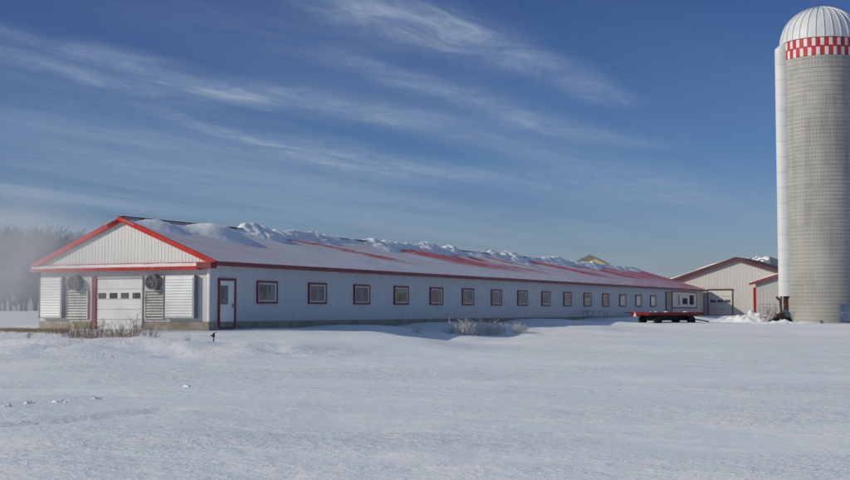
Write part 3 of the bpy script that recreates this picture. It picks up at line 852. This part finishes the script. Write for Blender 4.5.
p = at(846, 322, 95.5)
bb = empty('blue_steel_cabinet', (p.x, p.y, gz(p.x, p.y)), R(-8))
tag(bb, 'faded blue steel cabinet against the right foot of the silo', 'cabinet')
m = MB(); m.box(-.42, .42, 0, .5, .1, 1.42); m.build('body', M['blue'], bb, bevel=.02)
m = MB(); m.box(-.38, -.02, -.03, -.002, .16, 1.36); m.build('door_panel', M['blue'], bb, bevel=.008)
m = MB(); m.box(.02, .38, -.03, -.002, .16, 1.36); m.build('door_panel', M['blue'], bb, bevel=.008)
m = MB(); m.box(-.42, .42, -.036, -.031, .80, .84).box(-.012, .012, -.036, -.003, .12, 1.4); m.build('trim', M['galv'], bb)
m = MB(); m.box(-.4, -.3, 0, .1, -.1, .1).box(.3, .4, 0, .1, -.1, .1).build('foot', M['galv'], bb)

# ------------------------------------------------------------------ snow pile
def heap(name, cx, cy, rx, ry, h, seed, label, n=70):
    m = MB(); rg = np.linspace(-1.15, 1.15, n)
    for j in range(n):
        for i in range(n):
            x, y = rg[i], rg[j]; r = math.hypot(x, y)
            e = max(0, 1 - r ** 1.7)
            X, Y = cx + x * rx, cy + y * ry
            t = noise.fractal(Vector((X * .9, Y * .9, seed)), .8, 2.1, 5)
            ch = noise.voronoi(Vector((X * 1.5, Y * 1.5, seed)))[0][0]
            z = h * (e ** .8) * (.55 + .45 * t + .45 * (1 - min(1, ch * 1.6)))
            m.v.append((X, Y, gz0(X, Y) - .06 + z))
    for j in range(n - 1):
        for i in range(n - 1):
            a = j * n + i; m.f.append((a, a + 1, a + n + 1, a + n))
    o = m.build(name, M['snow2'], None, smooth=True); tag(o, label, 'snow pile'); return o
def gz0(x, y): return gz(x, y)
p = at(751, 320, 104); heap('snow_pile', p.x + .2, p.y, 2.9, 2.3, 1.0, 4, 'lumpy white heap of pushed snow around the red post', 60)
p = at(783, 321, 96); heap('snow_pile', p.x, p.y - 1.2, 3.2, .9, .35, 8, 'low ridge of churned snow along the foot of the silo', 60)
p = at(718, 320, 106); heap('snow_pile', p.x, p.y, 2.6, 1.2, .30, 12, 'low scatter of snow lumps before the overhead door', 50)

# ------------------------------------------------------------------ hay wagon
p = at(640, 322, 99)
wg = empty('hay_wagon', (p.x, p.y, gz(p.x, p.y) - .15), R(28))
tag(wg, 'red flat hay wagon parked on the snow with orange triangle at its end', 'wagon')
WL, WW, DZ = 5.4, 2.3, .92
m = MB()
for i in range(10):
    y = -WW / 2 + WW * i / 10; m.box(0, WL, y + .006, y + WW / 10 - .006, DZ, DZ + .05)
m.build('deck', M['plank'], wg)
m = MB(); m.box(-.04, WL + .04, -WW/2 - .05, -WW/2 - .003, DZ - .17, DZ + .06).box(-.04, WL + .04, WW/2 + .003, WW/2 + .05, DZ - .17, DZ + .06).box(-.05, -.003, -WW/2, WW/2, DZ - .17, DZ + .06).box(WL + .003, WL + .05, -WW/2, WW/2, DZ - .17, DZ + .06)
m.build('side_rail', M['redpaint'], wg, bevel=.008)
m = MB()
for y in (-.5, .5): m.beam((.1, y, DZ - .16), (WL - .1, y, DZ - .16), .1, .16)
for i in range(6): m.beam((.4 + i * .92, -WW/2 + .05, DZ - .06), (.4 + i * .92, WW/2 - .05, DZ - .06), .08, .09)
m.beam((.9, 0, .45), (4.6, 0, .45), .3, .26)
m.box(.9, 4.4, -.5, .5, .42, .68); m.build('chassis', M['black'], wg)
for x in (1.0, 4.3):
    m = MB(); m.beam((x, -.85, .36), (x, .85, .36), .1, .1).beam((x, -.5, .36), (x, -.5, DZ - .2), .1, .1).beam((x, .5, .36), (x, .5, DZ - .2), .1, .1); m.build('axle', M['black'], wg)
    for y in (-.95, .95):
        m = MB(); m.ring((x, y, .33), (0, 1, 0), .19, .36, 22, .22); wh = m.build('wheel', M['tyre'], wg, bevel=.02)
        m = MB(); m.tube((x, y - .06, .33), (x, y + .06, .33), .19, .19, 16).tube((x, y - .1, .33), (x, y + .1, .33), .06, .06, 10); m.build('rim', M['black'], wh)
m = MB(); m.beam((WL, 0, .42), (WL + 1.7, .25, .22), .09, .09).beam((WL - .9, 0, .42), (WL, 0, .42), .09, .09); m.build('tongue', M['black'], wg)
m = MB(); m.beam((-.05, .9, DZ + .02), (-.75, 1.05, DZ + .02), .06, .05); m.build('rear_bar', M['black'], wg)
m = MB(); a = .2; yc = .55
n = 0; m.v = [(-.075, yc - a, DZ - .28), (-.075, yc + a, DZ - .28), (-.075, yc, DZ + .10), (-.06, yc - a, DZ - .28), (-.06, yc + a, DZ - .28), (-.06, yc, DZ + .10)]
m.f = [(0, 2, 1), (3, 4, 5), (0, 1, 4, 3), (1, 2, 5, 4), (2, 0, 3, 5)]; m.build('warning_triangle', M['orange'], wg)
rr = random.Random(8)
for cx, cy, r in ((.9, -.8, .25), (.3, -.9, .16), (2.2, -.4, .3), (4.6, .2, .3)):
    m = MB(); n = 0; kk = 10; m.v.append((cx, cy, DZ + .05 + r * .35))
    for q in range(kk):
        g = 2 * math.pi * q / kk; e = r * rr.uniform(.7, 1.2); m.v.append((cx + math.cos(g) * e, cy + math.sin(g) * e * .7, DZ + .052))
    m.f += [(n, n+1+q, n+1+(q+1) % kk) for q in range(kk)]
    m.build('snow_patch', M['snow2'], wg, smooth=True)

# ------------------------------------------------------------------ bale feeder by the wall
p = at(596, 317, 105.0)
fd = empty('bale_feeder', (p.x, p.y, gz(p.x, p.y)), 0)
tag(fd, 'dark round bale feeder half sunk in the snow by the long wall', 'feeder')
m = MB()
for z in (.12, .62): m.ring((0, 0, z), (0, 0, 1), .97, 1.0, 36, .04)
m.build('ring', M['galv'], fd)
for i in range(12):
    t = 2 * math.pi * i / 12; m = MB(); m.tube((.985 * math.cos(t), .985 * math.sin(t), -.3), (.985 * math.cos(t + .12), .985 * math.sin(t + .12), .62), .018, .018, 6); m.build('upright', M['galv'], fd)

# ------------------------------------------------------------------ short hydrant by the corner
p = on_ground(213.5, 343)
hy = empty('yard_hydrant', p, 0)
hy.scale = (.65, .65, .8)
tag(hy, 'short dark hydrant standing in snow near the barn corner', 'hydrant')
m = MB(); m.tube((0, 0, -.2), (0, 0, .28), .035, .035, 8); m.build('standpipe', M['black'], hy)
m = MB(); m.tube((0, 0, .24), (0, 0, .42), .08, .065, 10).tube((-.04, 0, .34), (-.16, 0, .30), .035, .03, 8).beam((0, 0, .42), (.15, 0, .46), .03, .03); m.build('head', M['black'], hy)

# ------------------------------------------------------------------ weeds, shrubs, twigs
def plant_mesh(seed, h, spread, n, r, twigs=4, droop=.15):
    rr = random.Random(seed); m = MB()
    for i in range(n):
        a = rr.uniform(0, 2 * math.pi); d = rr.random() ** .6 * spread * .5
        p = Vector((math.cos(a) * d * .5, math.sin(a) * d * .5, -.05)); hh = h * rr.uniform(.45, 1)
        dirv = Vector((math.cos(a) * d / max(.2, h) + rr.uniform(-.15, .15), math.sin(a) * d / max(.2, h) + rr.uniform(-.15, .15), 1)).normalized()
        segs = 4
        for s in range(segs):
            q = p + dirv * hh / segs
            m.tube(p, q, r * (1 - s * .2), r * (1 - (s + 1) * .2), 4, False)
            if s > 0:
                for t in range(twigs):
                    b = rr.uniform(0, 2 * math.pi); e = (dirv + Vector((math.cos(b), math.sin(b), rr.uniform(-.2, .6))) * .8).normalized()
                    q0 = p.lerp(q, rr.random()); ln = hh * rr.uniform(.08, .22)
                    m.tube(q0, q0 + e * ln, r * .6, r * .25, 3, False)
                    if rr.random() < .6: m.tube(q0 + e * ln * .9, q0 + e * ln * 1.08, r * 1.4, r * .9, 4, True)
            p = q; dirv = (dirv + Vector((rr.uniform(-1, 1), rr.uniform(-1, 1), 0)) * droop).normalized()
    return m
rr = random.Random(11)
wm = []
for i in range(4):
    o = plant_mesh(20 + i, .9, .8, 12, .008, 4).build('stems', M['weed'], None); wm.append(o.data); bpy.data.objects.remove(o)
def put_plant(name, meshes, p, s, label, cat, group, k, rz, part='stems'):
    e = empty(name, p, rz); e.scale = (s, s, s)
    o = bpy.data.objects.new(part, meshes[k % len(meshes)]); COL.objects.link(o); o.parent = e
    tag(e, label, cat, group); return e
spots = [(62, 337, .7), (70, 339, .8), (78, 338, .7), (84, 336, .8), (91, 339, 1.0), (98, 337, .9), (104, 335, .7), (116, 337, .7), (124, 338, .8), (131, 339, 1.05), (138, 336, .6), (149, 340, .9), (154, 342, .6), (27, 340, .5), (188, 343, .4)]
wl = ['brown dry weed clump at the left end of the row before the gable', 'dry weed clump below the left louvre panel', 'loose brown weed clump under the left exhaust fan', 'brown weed clump left of the garage door jamb',
      'tallest dark weed clump at the left jamb of the garage door', 'dry weed clump just inside the left side of the garage door', 'small thin weed clump before the garage door left half', 'small weed clump before the middle of the garage door', 'weed clump right of the garage door middle',
      'bushy tall weed clump before the right side of the garage door', 'short weed clump at the right jamb of the garage door', 'grey brown weed clump before the right louvre panel', 'small weed clump at the right end of the row by the louvre panel', 'lone small weed on the snow bank far left of the barn', 'sparse small weed between the white hood and the barn corner']
for i, (x, y, s) in enumerate(spots):
    put_plant('dry_weed', wm, on_ground(x, y), s, wl[i], 'weed', 'dry weeds in front of the gable end', i, rr.uniform(0, 6))
fm = []
for i in range(3):
    o = plant_mesh(50 + i, 1.05, 1.5, 34, .011, 5, .22).build('stems', M['frosted'], None); fm.append(o.data); bpy.data.objects.remove(o)
fsp = [(449, 334, .5, 'small frosted shrub at the left of the frosted shrub row'), (457, 335, .7, 'frosted shrub just left of the biggest frosted shrub'), (463, 336, 1.05, 'biggest pale frosted shrub in front of the long wall'), (470, 336, 1.1, 'dense pale frosted shrub right beside the biggest one'), (477, 335, .75, 'low frosted shrub right of the dense pale one'),
       (486, 334, .8, 'frosted shrub with wide low spread in the middle of the row'), (493, 334, .85, 'frosted shrub fourth from the right end of the row'), (501, 334, .6, 'low frosted shrub sinking into the drift'), (516, 333, .7, 'lone frosted shrub near the right end of the row'), (524, 332, .4, 'smallest frosted sprig at the right end of the row'), (418, 333, .55, 'sparse frosted sprig standing alone left of the shrub row')]
for i, (x, y, s, lb) in enumerate(fsp):
    put_plant('frosted_shrub', fm, on_ground(x, y), s, lb, 'shrub', 'frosted shrubs in the shade of the long wall', i, rr.uniform(0, 6))
# brushy pink-brown weeds near the gate
M['brush'] = plain('pinkish_brush', (.40, .33, .30), .9, .3, 6)
bmz = plant_mesh(77, 1.7, 1.1, 12, .014, 5).build('stems', M['brush'], None); bme = bmz.data; bpy.data.objects.remove(bmz)
for x, y, s, lb in ((764, 321, .75, 'tall dry weeds poking up through the gate rails'), (771, 321, 1.0, 'tallest reddish dry weeds left of the silage blower'), (777, 321, .95, 'reddish dry weeds right under the white chute'), (748, 316, .7, 'dry weeds against the cream wall left of the red post')):
    p = at(x, y, 99 if x > 760 else 140); put_plant('dry_weed', [bme], Vector((p.x, p.y, gz(p.x, p.y))), s * (1 if x > 760 else 1.7), lb, 'weed', 'reddish weeds near the silo foot', 0, rr.uniform(0, 6))
# twigs with snow caps in the foreground
for i, (x, y, lb) in enumerate(((4.5, 407, 'little snow capped twig at the left edge of the foreground'), (31, 404, 'twig in a snow lump left of the foreground, biggest of the left ones'), (61, 403, 'tiny twig between the biggest left twig and the middle one'), (97, 399, 'snow capped twig in the middle of the foreground twigs'), (186, 387, 'pair of dark twigs with snow, rightmost of the foreground twigs'))):
    p = on_ground(x, y); e = empty('twig', p, rr.uniform(0, 6)); e.scale = (.62, .62, .62); tag(e, lb, 'twig', 'twigs poking through the foreground snow')
    m = MB(); r2 = random.Random(i + 3)
    for q in range(3 if i in (1, 4) else 2):
        a = r2.uniform(0, 6); m.tube((r2.uniform(-.08, .08), r2.uniform(-.05, .05), -.05), (math.cos(a) * .16, math.sin(a) * .08, r2.uniform(.07, .14)), .010, .005, 5)
    m.build('stem', M['weed'], e)
    m = MB(); bm_pts = 12
    for q in range(3):
        cx, cy, r_ = r2.uniform(-.16, .16), r2.uniform(-.1, .1), r2.uniform(.05, .10)
        n = len(m.v); rings = 4
        for a in range(rings):
            ph = math.pi / 2 * a / rings
            for b in range(bm_pts):
                g = 2 * math.pi * b / bm_pts; k = 1 + .35 * noise.noise(Vector((math.cos(g) * 2 + cx * 9, math.sin(g) * 2, ph * 2)))
                m.v.append((cx + math.cos(g) * math.cos(ph) * r_ * k * 1.3, cy + math.sin(g) * math.cos(ph) * r_ * k, -.03 + math.sin(ph) * r_ * k))
        m.v.append((cx, cy, -.03 + r_))
        for a in range(rings - 1):
            for b in range(bm_pts): m.f.append((n + a * bm_pts + b, n + a * bm_pts + (b + 1) % bm_pts, n + (a + 1) * bm_pts + (b + 1) % bm_pts, n + (a + 1) * bm_pts + b))
        for b in range(bm_pts): m.f.append((n + (rings - 1) * bm_pts + b, n + (rings - 1) * bm_pts + (b + 1) % bm_pts, n + rings * bm_pts))
    m.build('snow_cap', M['snow2'], e, smooth=True)
# trampled brown grass strip by the gable
def grass():
    r3 = random.Random(9); m = MB()
    for i in range(6500):
        x = r3.uniform(-2, 132); cy = 329 + (x - 30) * .015
        if x > 68 and r3.random() < .7: continue
        y = r3.gauss(cy - (1.0 if x < 68 else -2.5), 1.2 if x < 68 else 2.2)
        Y = 53.5 + (330 - y) * 1.3
        p = at(x, y, Y); z = gz(p.x, p.y) + .02
        a = r3.uniform(0, 2 * math.pi); h = r3.uniform(.04, .16); ln = r3.uniform(.05, .22)
        q = Vector((p.x + math.cos(a) * ln, p.y + math.sin(a) * ln, z + h)); b = Vector((p.x, p.y, z - .02)); w_ = Vector((-math.sin(a), math.cos(a), 0)) * .012
        m.tri(b - w_, b + w_, q)
    M['straw'] = plain('trampled_grass', (.40, .30, .19), .95, .4, 3)
    o = m.build('dry_grass', M['straw'], None); tag(o, 'trampled brown dry grass along the gable end and left of it', 'grass', kind='stuff')
grass()

# ------------------------------------------------------------------ trees
def tree_mesh(seed, H):
    rr = random.Random(seed); tr = MB(); cr = MB()
    def grow(p, d, ln, r, lev):
        segs = 3 if lev < 3 else 2
        for s in range(segs):
            q = p + d * ln / segs; r1 = r * (1 - .28 * (s + 1) / segs)
            (tr if lev == 0 else cr).tube(p, q, r * (1 - .28 * s / segs), r1, 6 if lev == 0 else 3, False)
            p = q; d = (d + Vector((rr.uniform(-1, 1), rr.uniform(-1, 1), rr.uniform(-.3, .5))) * .16).normalized()
            if lev and lev < 5 and s < segs - 1:
                b = rr.uniform(0, 2 * math.pi); sd = (d * .7 + Vector((math.cos(b), math.sin(b), .25)) * .7).normalized()
                grow(p, sd, ln * .55, r * .5, lev + 1)
        if lev < 5:
            for k in range(5 if lev == 0 else 3):
                b = rr.uniform(0, 2 * math.pi); sp = rr.uniform(.4, .8)
                sd = (d + Vector((math.cos(b), math.sin(b), rr.uniform(-.1, .3))) * sp).normalized()
                grow(p, sd, ln * rr.uniform(.66, .88), r * .62, lev + 1)
    grow(Vector((0, 0, -.3)), Vector((rr.uniform(-.05, .05), rr.uniform(-.05, .05), 1)).normalized(), H * .22, H * .012, 0)
    a = tr.build('trunk', M['bark'], None); b = cr.build('crown', M['bark'], None)
    da, db = a.data, b.data; bpy.data.objects.remove(a); bpy.data.objects.remove(b); return da, db, max(v[2] for v in cr.v)
tv = [tree_mesh(s, 12) for s in (1, 2, 5, 8)]
rt = random.Random(21)
def put_tree(x, y, H, k, lb, grp):
    t = empty('bare_tree', (x, y, gz(x, y)), rt.uniform(0, 6)); s = H / tv[k][2]; t.scale = (s * 1.15, s * 1.15, s)
    for nm, d in (('trunk', tv[k][0]), ('crown', tv[k][1])):
        o = bpy.data.objects.new(nm, d); COL.objects.link(o); o.parent = t
    tag(t, lb, 'tree', grp)
tops = [(-110, 228), (-90, 226), (-70, 230), (-52, 228), (-35, 232), (-20, 233), (-8, 232), (3, 236), (12, 230), (21, 227), (30, 221), (38, 217), (47, 220), (54, 226), (62, 229), (70, 232), (77, 235), (86, 243), (96, 252), (110, 262)]
for row, Y in enumerate((215, 245, 280)):
    for i, (x, y) in enumerate(tops):
        if row and (i + row) % 2: continue
        p = at(x + rt.uniform(-4, 4), y + (4 * row if row else 0) + rt.uniform(-1, 2), Y)
        z = gz(p.x, p.y)
        lb = 'bare frosted tree in the hazy wood left of the barn'
        if x == 38 and row == 0: lb = 'tallest bare tree rounding the top of the hazy wood left of the barn'
        elif x >= 96: lb = 'bare frosted tree hidden mostly behind the left rake of the gable'
        put_tree(p.x, p.y, p.z - z, rt.randrange(4), lb, 'bare trees in the wood left of the barn')
for i in range(64):
    x = -120 + (i % 34) * 7.0 + rt.uniform(-3, 3); p = at(x, (rt.uniform(262, 284) if i < 34 else rt.uniform(286, 299)) - (0 if x < 60 else -8), 205 + rt.uniform(-8, 8))
    put_tree(p.x, p.y, p.z - gz(p.x, p.y), rt.randrange(4), 'low frosted thicket tree in front of the hazy wood left of the barn', 'low thicket at the foot of the wood')
for x, y in ((657, 277), (664, 275), (671, 274)):
    p = at(x, y, 260); put_tree(p.x, p.y, p.z - gz(p.x, p.y), rt.randrange(4), 'distant bare tree top showing behind the cream barn roof', 'distant trees behind the cream barn')

# ------------------------------------------------------------------ blowing snow haze at the left end
def haze():
    m, nt, b = newmat('blowing_snow'); nt.nodes.remove(b)
    out = nt.nodes['Material Output']
    t = nt.nodes.new('ShaderNodeTexCoord')
    ln = nt.nodes.new('ShaderNodeVectorMath'); ln.operation = 'LENGTH'; L(nt, t.outputs['Object'], ln.inputs[0])
    fall = ramp(nt, ln.outputs['Value'], [(.2, 1.), (.95, 0.)], 'EASE')
    n = noi(nt, t.outputs['Object'], 1.3, 4, .6, .5)
    d = mth(nt, 'MULTIPLY', fall, ramp(nt, n, [(.38, .15), (.62, 1.)]))
    d = mth(nt, 'MULTIPLY', d, HZ)
    v = N(nt, 'ShaderNodeVolumePrincipled'); v.inputs['Color'].default_value = (.93, .94, .97, 1); v.inputs['Anisotropy'].default_value = .2
    L(nt, d, v.inputs['Density']); L(nt, v.outputs[0], out.inputs['Volume'])
    k = 24; mb = MB()
    for a in range(13):
        ph = -math.pi / 2 + math.pi * a / 12
        for c in range(k): g = 2 * math.pi * c / k; mb.v.append((math.cos(ph) * math.cos(g), math.cos(ph) * math.sin(g), math.sin(ph)))
    for a in range(12):
        for c in range(k): mb.f.append((a * k + c, a * k + (c + 1) % k, (a + 1) * k + (c + 1) % k, (a + 1) * k + c))
    o = mb.build('blowing_snow', m, None, smooth=True)
    o.location = (-18.8, 57.0, 3.2); o.scale = (6.0, 8.0, 4.4); o.rotation_euler = (0, 0, R(10))
    tag(o, 'veil of blowing snow drifting over the left end of the barn and the wood', 'snow haze', kind='stuff')
HZ = .21
haze()

# ------------------------------------------------------------------ light and sky
SUN_AZ, SUN_EL = R(252), R(25.2)            # compass from +y, clockwise
sd = Vector((math.sin(SUN_AZ) * math.cos(SUN_EL), math.cos(SUN_AZ) * math.cos(SUN_EL), math.sin(SUN_EL)))
sun = bpy.data.lights.new('sun', 'SUN'); sun.energy = 2.75; sun.angle = R(.53); sun.color = (1, .91, .71)
so = bpy.data.objects.new('sun', sun); COL.objects.link(so); so.rotation_euler = sd.to_track_quat('Z', 'Y').to_euler(); so.location = (-60, -20, 60)
w = bpy.data.worlds.new('World'); sc.world = w; w.use_nodes = True
nt = w.node_tree; bg = nt.nodes['Background']
sky = nt.nodes.new('ShaderNodeTexSky'); sky.sky_type = 'NISHITA'; sky.sun_disc = False
sky.sun_elevation = SUN_EL; sky.sun_rotation = SUN_AZ; sky.air_density = 1.0; sky.dust_density = .6; sky.ozone_density = 2.0; sky.altitude = 200
t = nt.nodes.new('ShaderNodeTexCoord'); sep = nt.nodes.new('ShaderNodeSeparateXYZ'); L(nt, t.outputs['Generated'], sep.inputs[0])
zc = mth(nt, 'MAXIMUM', sep.outputs[2], .0)
# deep polarised blue: tint of the physical sky that follows the elevation
tint = ramp(nt, zc, [(0, (.52, .53, .75)), (.05, (.43, .52, .76)), (.12, (.30, .435, .70)), (.24, (.235, .33, .60)), (.45, (.96, 1.0, 1.06)), (1, (1.12, 1.12, 1.08))])
mulc = nt.nodes.new('ShaderNodeMix'); mulc.data_type = 'RGBA'; mulc.blend_type = 'MULTIPLY'; mulc.inputs[0].default_value = 1
L(nt, sky.outputs[0], mulc.inputs[6]); L(nt, tint, mulc.inputs[7])
# cirrus: streaks on a high plane, running to azimuth ~30 degrees
zz_ = mth(nt, 'ADD', zc, .02)
px_ = mth(nt, 'DIVIDE', sep.outputs[0], zz_); py_ = mth(nt, 'DIVIDE', sep.outputs[1], zz_)
ca_, sa_ = math.cos(R(30)), math.sin(R(30))
U = mth(nt, 'ADD', mth(nt, 'MULTIPLY', px_, sa_), mth(nt, 'MULTIPLY', py_, ca_))
V = mth(nt, 'SUBTRACT', mth(nt, 'MULTIPLY', px_, ca_), mth(nt, 'MULTIPLY', py_, sa_))
def UV(px, py):
    d = (at(px, py, 1) - Vector((0, 0, CAMZ))).normalized(); z = d.z + .02
    x, y = d.x / z, d.y / z; return x * sa_ + y * ca_, x * ca_ - y * sa_
cb = nt.nodes.new('ShaderNodeCombineXYZ'); L(nt, mth(nt, 'MULTIPLY', U, .30), cb.inputs[0]); L(nt, mth(nt, 'MULTIPLY', V, 1.0), cb.inputs[1])
wob = noi(nt, cb.outputs[0], .8, 5, .6, .4)
Vd = mth(nt, 'ADD', V, mth(nt, 'MULTIPLY', mth(nt, 'SUBTRACT', wob, .5), .55))
cb2 = nt.nodes.new('ShaderNodeCombineXYZ'); L(nt, mth(nt, 'MULTIPLY', U, 2.6), cb2.inputs[0]); L(nt, mth(nt, 'MULTIPLY', Vd, 6.0), cb2.inputs[1])
wisp = noi(nt, cb2.outputs[0], 1.0, 9, .66, 1.1)
wispm = ramp(nt, wisp, [(.32, .22), (.50, .55), (.70, 1.05)])
tot = None
def streak(p0, p1, width, amp, soft=1.0):
    """a cirrus band between two sky directions"""
    global tot
    (u0, v0), (u1, v1) = UV(*p0), UV(*p1)
    if u1 < u0: u0, v0, u1, v1 = u1, v1, u0, v0
    sl = (v1 - v0) / (u1 - u0)
    line = mth(nt, 'ADD', mth(nt, 'MULTIPLY', mth(nt, 'SUBTRACT', U, u0), sl), v0)
    dv = mth(nt, 'DIVIDE', mth(nt, 'SUBTRACT', Vd, line), width * 1.3)
    g = mth(nt, 'POWER', math.e, mth(nt, 'MULTIPLY', mth(nt, 'MULTIPLY', dv, dv), -1))
    e = (u1 - u0) * .35 * soft
    mp1 = mth(nt, 'DIVIDE', mth(nt, 'SUBTRACT', U, u0 - e * .5), e, clamp=True)
    mp2 = mth(nt, 'DIVIDE', mth(nt, 'SUBTRACT', u1 + e * .5, U), e, clamp=True)
    g = mth(nt, 'MULTIPLY', mth(nt, 'MULTIPLY', g, mth(nt, 'MULTIPLY', mp1, mp2)), amp * .85)
    tot = g if tot is None else mth(nt, 'ADD', tot, g)
STREAKS = [((-60, 8), (85, 56), .07, .42), ((70, 40), (150, 66), .06, .42), ((120, 56), (270, 106), .09, .50), ((225, 84), (430, 126), .15, .62), ((85, 56), (255, 106), .06, .34), ((-80, 30), (100, 84), .09, .42), ((70, 74), (210, 106), .12, .30),
           ((135, 106), (235, 140), .05, .34), ((215, 132), (350, 168), .06, .46), ((280, 142), (440, 178), .20, .50), ((430, 165), (700, 205), .35, .36), ((295, -6), (360, 22), .10, .46), ((335, 8), (440, 52), .13, .50), ((360, -6), (480, 44), .12, .40),
           ((425, 12), (520, 62), .07, .46), ((505, 56), (612, 104), .09, .50), ((430, 44), (500, 74), .09, .26), ((320, 52), (430, 92), .08, .42), ((415, 80), (560, 130), .09, .50), ((520, 118), (650, 148), .10, .38), ((425, 120), (700, 192), .16, .28),
           ((-80, 60), (160, 110), .25, .16), ((30, 118), (420, 185), .45, .22), ((160, 0), (330, 60), .2, .12), ((-40, 150), (300, 200), .5, .16)]
for s_ in STREAKS: streak(*s_)
tot = mth(nt, 'MULTIPLY', tot, wispm)
# thin veil low over the horizon
cb3 = nt.nodes.new('ShaderNodeCombineXYZ'); L(nt, mth(nt, 'MULTIPLY', U, .16), cb3.inputs[0]); L(nt, mth(nt, 'MULTIPLY', V, 1.1), cb3.inputs[1])
veil = ramp(nt, noi(nt, cb3.outputs[0], .8, 7, .62, .4), [(.36, 0.), (.75, 1.)])
low = ramp(nt, zc, [(.0, .7), (.08, .9), (.14, .55), (.20, .2), (.28, .05), (.6, 0.)])
left = ramp(nt, mth(nt, 'ADD', mth(nt, 'MULTIPLY', sep.outputs[0], 1.4), .5), [(.1, 1.), (.85, .35)])
veil = mth(nt, 'MULTIPLY', mth(nt, 'MULTIPLY', veil, low), left)
cl = mth(nt, 'ADD', tot, mth(nt, 'MULTIPLY', veil, .85), clamp=True)
skyc = mix(nt, cl, mulc.outputs[2], (3.1, 3.9, 5.1))
L(nt, skyc, bg.inputs[0]); bg.inputs[1].default_value = .1

sc.view_settings.view_transform = 'Standard'; sc.view_settings.look = 'None'; sc.view_settings.exposure = 0
sc.render.engine = 'CYCLES'
sc.cycles.use_denoising = True
sc.cycles.volume_step_rate = 2.0; sc.cycles.volume_max_steps = 64
sc.cycles.max_bounces = 6; sc.cycles.diffuse_bounces = 3; sc.cycles.transparent_max_bounces = 8; sc.cycles.volume_bounces = 1
